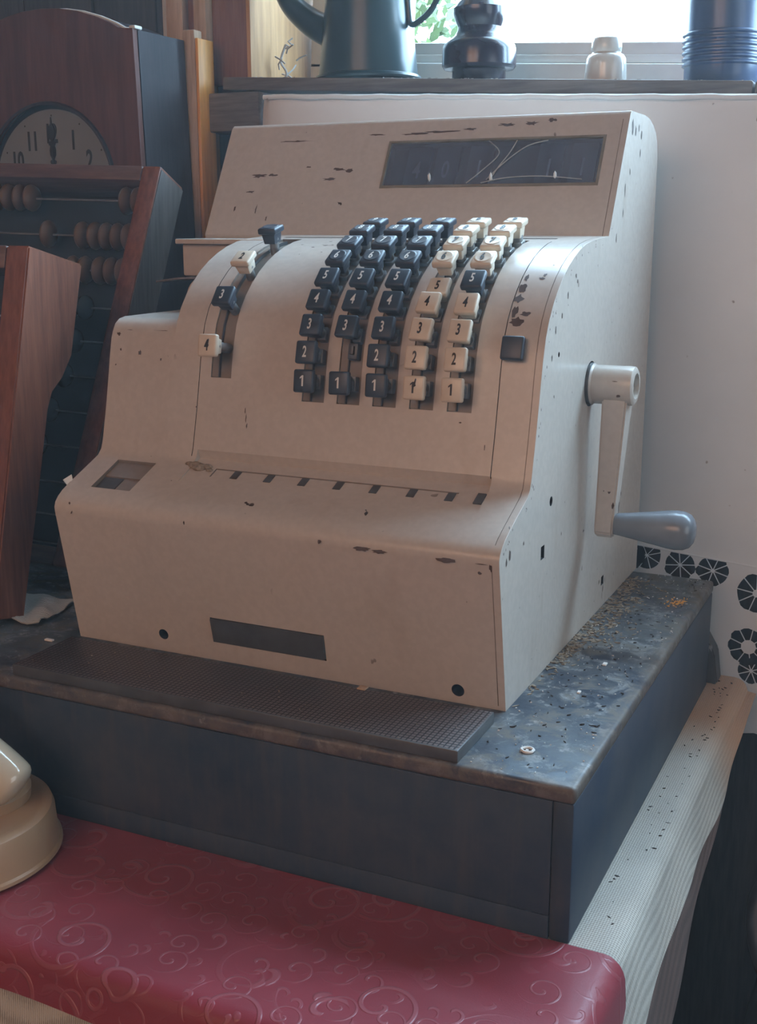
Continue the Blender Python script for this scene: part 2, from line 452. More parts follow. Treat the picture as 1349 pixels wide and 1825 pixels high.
# vertical boards standing proud of the back wall left of the window, each its own piece
def board(x0, x1, depth, m, z0=.30, z1=ZC, name='wall_board'):
    b = newbm(); box(b, (x0, YW - depth, z0), (x1, YW + .001, z1), bev=.0015)
    return obj(name, b, m, wall)
x = -1.6
while x < -.262:
    w = min(random.uniform(.10, .13), -.258 - x); board(x + .001, x + w - .002, random.choice((.004, .007)), M['dark_wood'], -.8); x += w
board(-.2585, -.2495, .012, M['white_frame'])
board(-.2475, -.222, .020, M['tan_wood'])
board(-.2215, -.2035, .008, M['brown_wood'])
board(-.2030, -.1840, .024, M['tan_wood'], .5775)
board(-.2030, -.1840, .022, M['pine_light'], .40, .5755)
board(-.1835, -.1320, .010, M['brown_wood'], .548)
b = newbm(); box(b, (WX0 - .0015, YW - .012, .500), (WX0 + .004, YW + .165, WZ1)); obj('reveal_board', b, M['pine_light'], wall)
b = newbm(); box(b, (WX1 - .004, YW - .012, .500), (WX1 + .002, YW + .165, WZ1)); obj('reveal_board', b, M['pine_light'], wall)
b = newbm(); box(b, (WX0 + .004, YW - .005, WZ1 - .006), (WX1 - .004, YW + .165, WZ1 + .001)); obj('reveal_board', b, M['pine_light'], wall)
# beam end under the sill, left of the hanging cloth
b = newbm(); box(b, (-.178, .510, .4875), (-.094, .5595, .5345), bev=.003); obj('beam_end', b, M['sill_wood'], wall)

# sill: slightly out of level, like the whole window
ROLL = Matrix.Translation((.2, 0, .54)) @ Matrix.Rotation(.054, 4, 'Y') @ Matrix.Translation((-.2, 0, -.54))
b = newbm()
box(b, (-.150, .517, .5197), (.50, .725, .5354), bev=.002); box(b, (.502, .517, .5197), (WX1 - .01, .725, .5350), bev=.002)
rnd = random.Random(3)
for v in b.verts:
    if v.co.y < .53 and v.co.z > .530: v.co.z += rnd.uniform(-.001, .0006)
b.transform(ROLL); struct('trim_1', b, M['sill_wood'])

# thin bluish scatter volume added for lens veiling glare, lifts the darks
hm = bpy.data.materials.new('veil_scatter'); hm.use_nodes = True
hm.node_tree.nodes.remove(hm.node_tree.nodes['Principled BSDF'])
hv = hm.node_tree.nodes.new('ShaderNodeVolumeScatter'); hv.inputs['Density'].default_value = .026; hv.inputs['Anisotropy'].default_value = .2
hv.inputs['Color'].default_value = (.85, .93, 1, 1)
hm.node_tree.links.new(hv.outputs[0], hm.node_tree.nodes['Material Output'].inputs['Volume'])
b = newbm(); box(b, (X0 + .01, Y0 + .01, ZF + .01), (X1 - .01, YW - .003, ZC - .01)); struct('veil_volume', b, hm)

# window: frame, sashes with panes, all as parts of window_1
win = bpy.data.objects.new('window_1', None); C.objects.link(win); win.location = (.7, .72, .55); win['kind'] = 'structure'
def wpart(name, boxes, m, parent=None, bev=.002):
    b = newbm()
    for lo, hi in boxes: box(b, lo, hi, bev=bev)
    b.transform(ROLL); return obj(name, b, m, parent or win)
wpart('window_frame', [((WX0 + .006, .700, .535), (WX1 - .006, .745, .572)), ((WX0 + .006, .695, .5355), (WX1 - .006, .745, .548)),
                       ((WX0 + .006, .70, .565), (WX0 + .05, .745, 1.56)), ((WX1 - .05, .70, .565), (WX1 - .006, .745, 1.53)),
                       ((WX0 + .006, .70, 1.50), (WX1 - .006, .745, 1.535))], M['white_frame'])
for i, (a, c) in enumerate(((-.082, .500), (.503, 1.055), (1.058, 1.608))):
    st = .095 if i == 0 else .026
    s = wpart('window_sash', [((a, .712, .573), (c, .740, .5985)), ((a, .709, .573), (c, .740, .5835)), ((a, .712, 1.475), (c, .740, 1.498)),
                              ((a, .712, .597), (a + st, .740, 1.476)), ((c - .026, .712, .597), (c, .740, 1.476)),
                              ((a + st, .716, 1.03), (c - .026, .736, 1.048))], M['white_frame'])
    b = newbm(); box(b, (a + st - .004, .7245, .594), (c - .022, .7275, 1.479)); b.transform(ROLL); obj('window_pane', b, M['pane'], s)

# made-up window frame on the right wall, added round the side fill
w2 = newbm()
for lo, hi in (((X1 - .03, -1.10, -.16), (X1 + .001, -1.05, 1.16)), ((X1 - .03, -.05, -.16), (X1 + .001, 0, 1.16)), ((X1 - .03, -1.05, -.16), (X1 + .001, -.05, -.11)), ((X1 - .03, -1.05, 1.11), (X1 + .001, -.05, 1.16))): box(w2, lo, hi, bev=.002)
struct('fill_frame', w2, M['white_frame'])
# outside: pale ground and a green bush seen through the lower left pane
b = newbm(); box(b, (-12, .80, -1.2), (12, 14, -1.15)); tag(rebase(obj('gravel_ground', b, M['ground']), (0, 4, -1.2)), kind='structure')
b = newbm()
for k in range(5200):
    u = random.gauss(0, .34); v = random.uniform(-.95, .62); w = random.gauss(0, .22)
    if abs(u) > .38 + .25 * (0.6 - v) * .5: continue
    p = Vector((-1.28 + u, 3.1 + w, .72 + v)); s = random.uniform(.018, .042)
    a = Vector((random.gauss(0, 1), random.gauss(0, 1), random.gauss(0, 1))).normalized(); c = a.orthogonal().normalized()
    b.faces.new([b.verts.new(p - a * s), b.verts.new(p + c * s * .5), b.verts.new(p + a * s), b.verts.new(p - c * s * .5)])
ro = thing('bush', 'sunlit green bush outside the window beside the coffee pot handle', 'bush', (-1.28, 3.1, -1.15))
obj('foliage', b, M['leaf'], ro, kind='stuff')
b = newbm(); tube(b, catmull([(-1.28, 3.1, -1.15), (-1.25, 3.12, -.4), (-1.3, 3.08, .2), (-1.27, 3.1, .9)]), [.05] * 12 + [.02] * 13, 8); obj('stem', b, M['brown_wood'], ro)

# ------------------------------------------------------------------ table and cloths
ZT = -.1222
root = thing('table', 'wooden table hidden under the cream and red tablecloths', 'table', (0, .1, ZF))
b = newbm(); box(b, (-1.03, -.262, ZT - .034), (.532, .470, ZT - .0062), bev=.002); obj('tabletop', b, M['brown_wood'], root)
for lx, ly in ((-.95, -.21), (.42, -.21), (-.95, .42), (.42, .42)):
    b = newbm(); box(b, (lx - .03, ly - .03, ZF), (lx + .03, ly + .03, ZT - .033), bev=.004); obj('leg', b, M['brown_wood'], root)

def sheet(bm, rows):
    V = [[bm.verts.new(p) for p in r] for r in rows]
    for a, c in zip(V, V[1:]):
        for i in range(len(a) - 1): bm.faces.new((a[i], a[i + 1], c[i + 1], c[i]))
def solid(bm, t):
    bmesh.ops.recalc_face_normals(bm, faces=bm.faces)
    bmesh.ops.solidify(bm, geom=list(bm.faces), thickness=t)
def drape(xl, xr, yf, yb, z, rad, hemR, hemF, flare=.02, nx=70, ny=60, skipR=None):
    """cloth over the right and front edges of the table; hem drops given as functions"""
    rows = []
    nR = 16; nF = 16
    ys = [yb + (yf + rad - yb) * j / ny for j in range(ny + 1)]
    def colx(drop, n):   # offsets beyond the straight part: (outward, down)
        L = []
        for k in range(1, 6): a = PI / 2 * k / 5; L.append((rad * math.sin(a), rad * (1 - math.cos(a))))
        for k in range(1, n): L.append((rad + flare * k / n, rad + (drop - rad) * k / n))
        return L
    prof_n = len(colx(.1, nR))
    for j in range(ny + 1 + prof_n):
        if j <= ny: y = ys[j]; dy = 0; dz = 0
        row = []
        for i in range(nx + 1 + prof_n):
            x = xl + (xr - rad - xl) * min(i, nx) / nx
            yy = ys[min(j, ny)]
            ox = oz = oy = 0
            if i > nx: o, d = colx(hemR(yy), nR)[i - nx - 1]; ox += o; oz += d
            if j > ny: o, d = colx(hemF(x), nF)[j - ny - 1]; oy += o; oz = max(oz, d) if i > nx else d
            if i > nx and j > ny:   # rounded corner
                o1, d1 = colx(hemR(yy), nR)[i - nx - 1]; o2, d2 = colx(hemF(x), nF)[j - ny - 1]
                ox, oy = o1 * .92, o2 * .92; oz = max(d1, d2)
            wob = .0016 * math.sin(yy * 38 + 1.3 * i * .1) * (1 if i > nx + 4 else 0) * min(1, oz * 30)
            wob2 = .003 * math.sin(x * 30) * (1 if j > ny + 4 else 0) * min(1, oz * 20)
            row.append((x + ox + wob, yy - oy - wob2, z - oz))
        rows.append(row)
    return rows
b = newbm()
def sil(y): t_ = max(0, .4 - y); return .016 + .15 * t_ + .7 * t_ * t_
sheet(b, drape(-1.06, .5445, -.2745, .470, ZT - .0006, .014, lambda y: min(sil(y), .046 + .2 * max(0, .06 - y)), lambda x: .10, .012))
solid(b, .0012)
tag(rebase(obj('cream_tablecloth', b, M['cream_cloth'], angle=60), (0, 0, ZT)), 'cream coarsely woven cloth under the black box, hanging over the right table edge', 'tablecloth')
b = newbm()  # added sheet: shaded lower side of the cream cloth, put in as brown
sheet(b, drape(-1.04, .5415, -.2715, .466, ZT - .0034, .013, lambda y: sil(y) - .001, lambda x: .24, .014))
solid(b, .0010)
tag(rebase(obj('shaded_side_sheet', b, M['shaded_cloth'], angle=60), (0, 0, ZT)), 'added brown sheet for the shaded lower side of the cream cloth at the right table edge', 'tablecloth')
b = newbm()
rows = drape(-.80, .5475, -.2775, -.1070, ZT + .0020, .015, lambda y: .145, lambda x: .0305 + .012 * max(0, x), .006, 90, 22)
sheet(b, rows); solid(b, .0011)
for v in b.verts:
    if v.co.y > -.20 and v.co.x < .54: v.co.z += .0006 * (1 + math.sin(v.co.x * 47) * math.sin(v.co.y * 60))
tag(rebase(obj('red_tablecloth', b, M['red_cloth'], angle=60), (0, -.19, ZT)), 'red satin cloth embossed with swirls across the front of the table', 'tablecloth')

# ------------------------------------------------------------------ white cloth with lace hem hanging below the sill
ZB = -.30
def zt(x): return .5278 - .0416 * (x + .0924)       # sloping top
def hem(x): return .0113 - .082 * (x - .4096)       # line where the plain cloth ends
cl = thing('lace_trimmed_cloth', 'white cloth with openwork lace hem hanging below the window sill', 'cloth', (.3, .5, -.3))
b = newbm()
nx = 60; rows = []
for j in range(31):
    row = []
    for i in range(nx + 1):
        x = -.0924 + 1.29 * i / nx
        z = hem(x) + (zt(x) - hem(x)) * j / 30
        y = .500 + .0016 * math.sin(x * 17 + z * 3) + .0012 * math.sin(z * 13)
        if x < -.07: y += (-.07 - x) * .9 + .004 * math.sin(z * 60)
        row.append((x, y, z))
    rows.append(row)
for k in range(1, 5):                                # folded over the top edge
    rows.append([(p[0], .500 + .010 * k / 4 * 1.2 + (.02 if p[0] < -.085 else 0), zt(p[0]) + .0022 * math.sin(PI * k / 4)) for p in rows[30]])
sheet(b, rows); solid(b, .0008)
obj('plain_panel', b, M['wall_cloth'], cl, 60)
b = newbm(); tube(b, [(x / 100, .4985 + .0008 * math.sin(x * .7), zt(x / 100) - .0015 + .0007 * math.sin(x)) for x in range(-8, 115, 2)], .0030, 10)
obj('rolled_edge', b, M['wall_cloth'], cl, 60)
# lace band: a sheet with wedge shaped holes, wheel motifs of thin spokes
wheels = [(.419, .000, .0175, 8, .0, .3), (.4575, -.0070, .0178, 8, .0016, .1), (.4945, -.0095, .0185, 8, .0020, .5), (.5440, -.0300, .0235, 9, .0045, .2),
          (.5395, -.0945, .0230, 9, .0085, .0), (.5445, -.1225, .0160, 8, .0020, .4), (.486, -.175, .017, 8, .002, .2), (.46, -.22, .022, 9, .006, .1)]
for k in range(12):
    wheels.append((.590 + .052 * k, -.020 - .004 * k, .0210, 9, .0035, k * .3))
    wheels.append((.600 + .055 * k, -.095 - .004 * k, .0215, 9, .006, k * .2))
    wheels.append((.40 - .045 * k, .000 + .004 * k, .018, 8, .002, k * .4))
outer = [(-.0924, hem(-.0924))]
xs = [-.0924 + 1.29 * i / 40 for i in range(41)]
top = [(x, hem(x) + .0012) for x in xs]
bot = [(x, -.205 + .010 * abs(math.sin(x * 42)) - .03 * (x - .5)) for x in xs]
outer = bot + top[::-1]
holes = []
for cx, cz, r, n, ri, ph in wheels:
    for k in range(n):
        a0 = 2 * PI * k / n + ph; a1 = 2 * PI * (k + 1) / n + ph; g = .00055
        pts = []
        rr = max(ri, .0012); wob = random.Random(int(cx * 9999) + k).uniform(.90, 1.06)
        da = g / rr; db = g / r
        inner = [(cx + rr * math.cos(a), cz + rr * math.sin(a)) for a in (a0 + min(da, .3), a1 - min(da, .3))]
        out = [(cx + r * wob * math.cos(a), cz + r * wob * math.sin(a)) for a in (a1 - db, a1 - (a1 - a0) * .33, a0 + (a1 - a0) * .33, a0 + db)]
        out[0] = (cx + r * .93 * math.cos(a1 - db), cz + r * .93 * math.sin(a1 - db)); out[3] = (cx + r * .93 * math.cos(a0 + db), cz + r * .93 * math.sin(a0 + db))
        P = [inner[0], inner[1]] + out
        P = [(x, min(z, hem(x) - .0004)) for x, z in P]
        # area test drops wedges squashed against the hem
        A = abs(sum(P[i][0] * P[(i + 1) % 6][1] - P[(i + 1) % 6][0] * P[i][1] for i in range(6))) / 2
        if A > 2.5e-6: holes.append(P)
from mathutils.geometry import delaunay_2d_cdt
VV = []; FF = []
for P in [outer] + [h[::-1] for h in holes]:
    FF.append(list(range(len(VV), len(VV) + len(P)))); VV += [Vector(p) for p in P]
ov, oe, of, _, _, ofo = delaunay_2d_cdt(VV, [], FF, 0, 1e-6)
b = newbm(); nv = [b.verts.new((p.x, .4995, p.y)) for p in ov]
for t3, src in zip(of, ofo):
    if 0 in src and len(src) == 1: b.faces.new([nv[i] for i in t3])
bmesh.ops.delete(b, geom=[v for v in b.verts if not v.link_faces], context='VERTS')
bmesh.ops.recalc_face_normals(b, faces=b.faces); bmesh.ops.solidify(b, geom=list(b.faces), thickness=.0007)
for v in b.verts: v.co.y += .0014 * math.sin(v.co.x * 40) * min(1, max(0, (hem(v.co.x) - v.co.z) * 12))
obj('lace_hem', b, M['wall_cloth'], cl, kind='stuff')
b = newbm()
tube(b, [(x, .4995, hem(x)) for x in xs], .0011, 6); obj('hem_cord', b, M['wall_cloth'], cl)

# ------------------------------------------------------------------ black wooden box (cash drawer cabinet)
BX0, BX1, BY0, BY1 = -.34, .5073, -.1064, .4308
cab = thing('cash_drawer_cabinet', 'long black painted wooden drawer box under the cash register', 'cabinet', (.1, .16, ZT))
def dent(bm, amt, seed):
    r = random.Random(seed)
    for v in bm.verts: v.co += Vector((r.uniform(-amt, amt), r.uniform(-amt, amt), r.uniform(-amt, amt)))
b = newbm(); box(b, (BX0, BY0, -.013), (BX1, BY1, 0), bev=.0035, seg=3); obj('top_board', b, M['boxtop'], cab)
b = newbm(); box(b, (BX0 + .001, BY0 + .006, -.0130), (BX1 - .001, BY0 + .015, -.0128)); b.free()
b = newbm(); box(b, (BX1 - .016, BY0 + .001, ZT + .001), (BX1 - .0006, BY1 - .001, -.0127), bev=.002); obj('side_board', b, M['boxside'], cab)
b = newbm(); box(b, (BX0 + .0006, BY0 + .001, ZT + .001), (BX0 + .016, BY1 - .001, -.0127), bev=.002); obj('side_board', b, M['boxside'], cab)
b = newbm(); box(b, (BX0 + .016, BY1 - .015, ZT + .001), (BX1 - .016, BY1 - .002, -.0127)); obj('back_board', b, M['boxside'], cab)
b = newbm(); box(b, (BX0 + .0163, BY0 + .0012, ZT + .0202), (BX1 - .0163, BY0 + .025, -.0131), bev=.0008); obj('drawer_front', b, M['boxside'], cab)
b = newbm(); box(b, (BX0 + .0163, BY0 + .0006, ZT + .001), (BX1 - .0163, BY0 + .025, ZT + .0200), bev=.001); obj('base_rail', b, M['boxside'], cab)
# ribbed metal plate in front of the register
b = newbm(); box(b, (.010, -.103, 0), (.4195, -.0255, .0098), bev=.0012, mat=1)
b.normal_update()
for f in b.faces:
    if f.normal.z > .9 and f.calc_area() > .01: f.material_index = 0
pl = obj('change_plate', b, [M['grid'], M['dkmetal']]); rebase(pl, (.21, -.06, 0))
tag(pl, 'dark metal plate with a grid of small squares in front of the register', 'plate')

# ------------------------------------------------------------------ cash register
reg = thing('cash_register', 'worn beige metal mechanical cash register with keys and a side crank', 'cash register', (.2, .22, 0))
LOW = [(0, 0), (-.012, .064), (-.0238, .1255), (-.0242, .1300), (-.0225, .1345), (-.0185, .1388), (-.012, .1432), (-.002, .1480), (.030, .1612), (.041, .1660), (.0462, .1712), (.0492, .1790)]
DRUM = [(.0535, .1960), (.0570, .2100), (.0605, .2260), (.0640, .2420), (.0665, .2550), (.0705, .2720), (.0758, .2880), (.0830, .3010), (.0930, .3130), (.1050, .3240), (.1180, .3335), (.1320, .3415), (.1470, .3482), (.1640, .3540), (.1830, .3585), (.2050, .3612), (.2300, .3628), (.2580, .3640)]
HEAD = [(.3185, .4740), (.3230, .4776), (.3780, .4776), (.3980, .4758), (.4150, .4710), (.4290, .4640), (.4375, .4540), (.4417, .4400)]
FULL = LOW + DRUM + HEAD + [(.4417, 0)]
def drum_pts(lo, hi):
    P = (LOW + DRUM); return P
STEP = DRUM[:6] + [(.0730, .2780), (.0775, .2850), (.0840, .2890), (.0930, .2905), (.2000, .2905)]
mats = [M['paint'], M['paint_in'], M['void']]
bA = newbm(); prism(bA, FULL, .0705, .4200); A = tmpobj(bA, mats)
bC = newbm(); prism(bC, LOW + STEP + [(.262, .3515), (.4405, .3515), (.4405, 0)], 0, .0705); Cc = tmpobj(bC, mats)
bB = newbm(); prism(bB, [(.2580, .3640)] + HEAD + [(.4417, .348), (.264, .348)], -.0150, .0705); B = tmpobj(bB, mats)
body = boolean(A, [Cc, B], 'UNION')
b = newbm(); b.from_mesh(body.data); bmesh.ops.remove_doubles(b, verts=b.verts, dist=2e-5)
bmesh.ops.dissolve_degenerate(b, dist=1e-5, edges=b.edges); b.to_mesh(body.data); b.free()
bv = body.modifiers.new('b', 'BEVEL'); bv.width = .0042; bv.segments = 3; bv.limit_method = 'ANGLE'; bv.angle_limit = math.radians(32); bv.use_clamp_overlap = True
me = bake(body); body.modifiers.clear(); body.data = me
def cum(P):
    L = [0]
    for a, c in zip(P, P[1:]): L.append(L[-1] + math.dist(a, c))
    return L
def between(P, z0, z1):
    """sub polyline of P from height z0 to z1 (P rises)"""
    out = []
    def at(z):
        for a, c in zip(P, P[1:]):
            if a[1] <= z <= c[1] and c[1] > a[1]:
                t = (z - a[1]) / (c[1] - a[1]); return (a[0] + (c[0] - a[0]) * t, z)
    out = [at(z0)] + [p for p in P if z0 + 1e-5 < p[1] < z1 - 1e-5] + [at(z1)]
    return out
def offset(P, d):
    out = []
    for i, p in enumerate(P):
        a = P[max(i - 1, 0)]; c = P[min(i + 1, len(P) - 1)]
        t = Vector((c[0] - a[0], c[1] - a[1])).normalized(); n = Vector((-t.y, t.x))
        out.append((p[0] + n.x * d, p[1] + n.y * d))
    return out
PROF = LOW + DRUM + HEAD[:1]
def band(bm, P, x0, x1, dout, din, mat):
    poly = offset(P, dout) + offset(P, -din)[::-1]
    prism(bm, poly, x0, x1, mat)
COLX = [.2070 + .0338 * k for k in range(5)]
SW = .0216
# first cuts: slots, seams, windows, holes
cut = newbm()
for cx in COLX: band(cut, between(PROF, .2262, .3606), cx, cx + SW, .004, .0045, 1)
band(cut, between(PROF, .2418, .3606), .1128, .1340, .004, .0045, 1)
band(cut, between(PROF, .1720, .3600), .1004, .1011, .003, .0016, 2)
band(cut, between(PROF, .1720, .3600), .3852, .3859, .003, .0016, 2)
box(cut, (.104, .2150, .350), (.3835, .2215, .372), mat=2)                  # slit behind the key panel
fa, fb = Vector((.258, .364)), Vector((.3185, .4740)); ft = (fb - fa).normalized(); fn = Vector((-ft.y, ft.x))
def face_pt(z): t = (z - fa.y) / (fb.y - fa.y); return fa + (fb - fa) * t
def facepoly(z0, z1, dout, din):
    p, q = face_pt(z0), face_pt(z1)
    return [tuple(p + fn * dout), tuple(q + fn * dout), tuple(q - fn * din), tuple(p - fn * din)]
prism(cut, facepoly(.4118, .4540, .004, .012), .1800, .3985, 2)
sa, sb = Vector((-.002, .1480)), Vector((.030, .1612)); st_ = (sb - sa).normalized(); sn = Vector((-st_.y, st_.x))
def shelf(y): return sa + st_ * ((y - sa.x) / st_.x)
def shelfpoly(y0, y1, dout, din):
    p, q = shelf(y0), shelf(y1); return [tuple(p + sn * dout), tuple(q + sn * dout), tuple(q - sn * din), tuple(p - sn * din)]
prism(cut, shelfpoly(-.0045, .0370, .004, .006), .0262, .0685, 1)
prism(cut, shelfpoly(.0160, .0520, .012, .0010), .1060, .3868, 0)
box(cut, (.4140, -.06, .30), (.4145, -.05, .31), mat=2)
cutter = tmpobj(cut, mats)
body = boolean(body, [cutter], 'DIFFERENCE')
cut = newbm()
prism(cut, shelfpoly(.0275, .0395, .004, .0042), .1310, .3625, 1)
prism(cut, [(-.012, .0185), (-.012, .0425), (.004, .0425), (.004, .0185)], .1500, .2620, 2)
lathe(cut, [(.0022, -.02), (.0022, .02)], (.4195, .1126, .271), 'X', 16, mat=2)
lathe(cut, [(.0042, -.02), (.0042, .02)], (.4195, .1043, .149), 'X', 16, mat=2)
lathe(cut, [(.0205, -.02), (.0205, .02)], (.4195, .2150, .2345), 'X', 32, mat=2)
box(cut, (.41, .0800, .1035), (.43, .0895, .1150), mat=2)
box(cut, (.41, .2855, .0235), (.43, .2945, .0325), mat=2)
lathe(cut, [(.0050, -.02), (.0050, .02)], (.0970, -.003, .0175), 'Y', 20, mat=2)
lathe(cut, [(.0055, -.02), (.0055, .02)], (.3800, -.002, .0120), 'Y', 20, mat=2)
cutter = tmpobj(cut, mats)
body = boolean(body, [cutter], 'DIFFERENCE')
# shallow groove where the side panel meets the front panel
cut = newbm()
G = between(LOW + DRUM + HEAD[:1], .004, .470)
def groove(P, x0, x1):
    # skip the reversed part at the ridge by building it as convex pieces
    poly = offset(P, .002) + offset(P, -.0005)[::-1]; prism(cut, poly, x0, x1, 1)
groove(between(PROF, .140, .470), .4136, .4142)
groove([(0, .004), (-.012, .064), (-.0238, .1255)], .4136, .4142)
cutter = tmpobj(cut, mats)
body = boolean(body, [cutter], 'DIFFERENCE')
me = body.data; bpy.data.objects.remove(body, do_unlink=True)
b = newbm(); b.from_mesh(me)
housing = obj('housing', b, list(me.materials), reg, 32)
wn = housing.modifiers.new('wn', 'WEIGHTED_NORMAL'); wn.keep_sharp = True; wn.weight = 100

def drum_frame(x, z, P=PROF):
    """frame on the drum: local z = outward normal, local y = up along the surface"""
    for a, c in zip(P, P[1:]):
        if a[1] <= z <= c[1] and c[1] > a[1]:
            t = (z - a[1]) / (c[1] - a[1]); p = (a[0] + (c[0] - a[0]) * t, z); d = Vector((0, c[0] - a[0], c[1] - a[1])).normalized(); break
    n = Vector((1, 0, 0)).cross(d) ; X = Vector((1, 0, 0))
    m = Matrix((X, d, n)).transposed().to_4x4(); m.translation = (x, p[0], p[1]); return m
# slot dividers (the left edge of the moving stems' guide)
for i, x0 in enumerate([c + .0070 for c in COLX] + [.1195]):
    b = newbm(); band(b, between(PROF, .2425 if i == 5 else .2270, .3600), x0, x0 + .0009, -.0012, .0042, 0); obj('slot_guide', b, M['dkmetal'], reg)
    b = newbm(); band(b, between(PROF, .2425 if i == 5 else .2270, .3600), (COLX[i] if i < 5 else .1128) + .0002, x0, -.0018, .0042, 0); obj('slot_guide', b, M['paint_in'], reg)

# ---- keys
capmesh = {}
def make_cap():
    b = newbm()
    box(b, (-.0094, -.0098, -.0060), (.0094, .0098, 0), bev=.0019, seg=3)
    # dished top
    body_ = box(b, (-.0070, -.0074, -.0155), (.0070, .0074, -.0050), bev=.0012)
    for v in body_:
        if v.co.z < -.012: v.co.x *= .85; v.co.y *= .85
    return b
def make_flatcap():
    b = newbm(); box(b, (-.0094, -.0098, -.0048), (.0094, .0098, 0), bev=.0015, seg=3); box(b, (-.0062, -.0066, -.0105), (.0062, .0066, -.0040), bev=.001)
    return b
def mesh_of(name, b, m):
    me = bpy.data.meshes.new(name); b.to_mesh(me); b.free(); me.materials.append(m); finish(me, 40); return me
ME = {'black': mesh_of('key', make_cap(), M['black']), 'ivory': mesh_of('key', make_cap(), M['ivory'])}
b = newbm(); lathe(b, [(.0044, -.034), (.0044, -.0135)], (0, 0, 0), n=16); box(b, (-.0030, -.0062, -.034), (.0050, .0062, -.019), bev=.0008)
ME['stem'] = mesh_of('key_stem', b, M['steel'])
b = newbm(); lathe(b, [(.0044, -.036), (.0044, -.0125), (.0050, -.0125), (.0050, -.010)], (0, 0, 0), n=20); ME['rod'] = mesh_of('key_stem', b, M['steel'])
# dished gloss ring on the caps (a shallow hollow)
b = newbm(); N = 24
ctr = b.verts.new((0, 0, -.00005 + .0002))
prev = None; rr = []
for r, z in ((.0035, .00022), (.0062, .00045), (.0072, .00050), (.0078, .0001)):
    rr.append([b.verts.new((r * math.cos(2 * PI * k / N), r * math.sin(2 * PI * k / N), z)) for k in range(N)])
for k in range(N): b.faces.new((ctr, rr[0][k], rr[0][(k + 1) % N]))
for a, c in zip(rr, rr[1:]):
    for k in range(N): b.faces.new((a[k], c[k], c[(k + 1) % N], a[(k + 1) % N]))
dish_b = b.copy(); ME['dish_black'] = mesh_of('key_dish', dish_b, M['black']); ME['dish_ivory'] = mesh_of('key_dish', b, M['ivory'])
b = newbm()
rb = random.Random(2)
V = [b.verts.new((.0022 * math.cos(a) * rb.uniform(.45, 1) + .0006, .0030 * math.sin(a) * rb.uniform(.5, 1) + .0022, .00045)) for a in [2 * PI * k / 12 for k in range(12)]]
b.faces.new(V); b.faces.new([b.verts.new(p) for p in ((.0003, .003, .00045), (.0018, .0078, .00045), (.0026, .0070, .00045), (.0018, .002, .00045))])
ME['blot'] = mesh_of('ink_blot', b, M['ink_b'])
DIG = {}
def digit(d, mk, size=.0108):
    k = (d, mk, size)
    if k not in DIG:
        if d == '1':      # a flagged one
            g = newbm(); P = [(.0010, -.0046), (.0010, .0046), (-.0002, .0046), (-.0022, .0028), (-.0022, .0016), (-.0005, .0028), (-.0005, -.0046)]
            prism(g, P[::-1], -.00012, .00012, axis='Z'); DIG[k] = mesh_of('numeral', g, M[mk]); return DIG[k]
        DIG[k] = mesh_of('numeral', text_bm(d, size, .58, .00022 if mk == 'ink_w' else .00028), M[mk])
    return DIG[k]
def linkpart(name, me, parent, local):
    o = bpy.data.objects.new(name, me); C.objects.link(o); o.parent = parent; o.matrix_basis = local; return o
def key(x, y, z, tangent, colour, d=None, stem='stem', dish=False, dx=0, shift=0, spin=0, dsize=.0134):
    t = Vector((0, tangent[0], tangent[1])).normalized(); X = Vector((1, 0, 0)); n = X.cross(t)
    m = Matrix((X, t, n)).transposed().to_4x4(); m.translation = Vector((x, y, z)) + n * shift
    m = m @ Matrix.Rotation(spin, 4, 'Z')
    k = linkpart('key', ME[colour], reg, wmat(reg).inverted() @ m)
    linkpart('key_stem', ME[stem], k, Matrix.Translation((dx, 0, 0)))
    if dish: linkpart('key_dish', ME['dish_' + colour], k, Matrix())
    if d: linkpart('numeral', digit(d, 'ink_w' if colour == 'black' else 'ink_b', dsize), k, Matrix.Translation((-.0004, .0002, .0007 if dish else .00022)))
    return k
KP = [(.0428, .2467), (.0475, .2710), (.0572, .2935), (.0718, .3143), (.0876, .3330), (.1095, .3490), (.1340, .3618), (.1590, .3722), (.1890, .3788)]
r = random.Random(5)
for c in range(5):
    for i, (y, z) in enumerate(KP):
        if c == 1 and i == 1: continue                # broken off: only the stub remains
        a = KP[max(i - 1, 0)]; e = KP[min(i + 1, 8)]
        tg = (e[0] - a[0], e[1] - a[1])
        if i == 0: tg = (.0040, .025)
        col = 'black' if (c < 3 or (c == 4 and i == 4)) else 'ivory'
        sh = 0
        if c == 3 and i == 4: sh = -.0095
        kk = key(COLX[c] + SW / 2 + .0002 + r.uniform(-.0004, .0004), y, z, tg, col, str(i + 1), dish=(i >= 5), dx=.002, shift=sh, spin=r.uniform(-.03, .03))
        if c == 3 and i == 0: linkpart('ink_blot', ME['blot'], kk, Matrix())
# stub of the missing key
m = drum_frame(COLX[1] + .0130, .2700)
b = newbm(); box(b, (-.0045, -.007, -.006), (.0045, .007, .004), bev=.0012); b.transform(m); obj('key_stub', b, M['dkmetal'], reg)
b = newbm(); box(b, (-.0015, -.003, .003), (.0020, .0045, .0070), bev=.0008); b.transform(m); obj('key_stub', b, M['dkmetal'], reg)
# dust and wires between the upper keys
# left column of function keys on round stems
for (y, z), tg, col, d in (((.0403, .2732), (.0045, .025), 'ivory', '4'), ((.0682, .3154), (.017, .020), 'black', '3'), ((.1039, .3474), (.0235, .0145), 'ivory', '2'), ((.1553, .3730), (.026, .006), 'black', None)):
    kk = key(.1250, y, z, tg, col, d, 'rod', dish=(d is None), dx=.0015, spin=.02, dsize=.0134)
    if d == '4': linkpart('ink_blot', ME['blot'], kk, Matrix.Translation((-.0002, -.002, 0)))
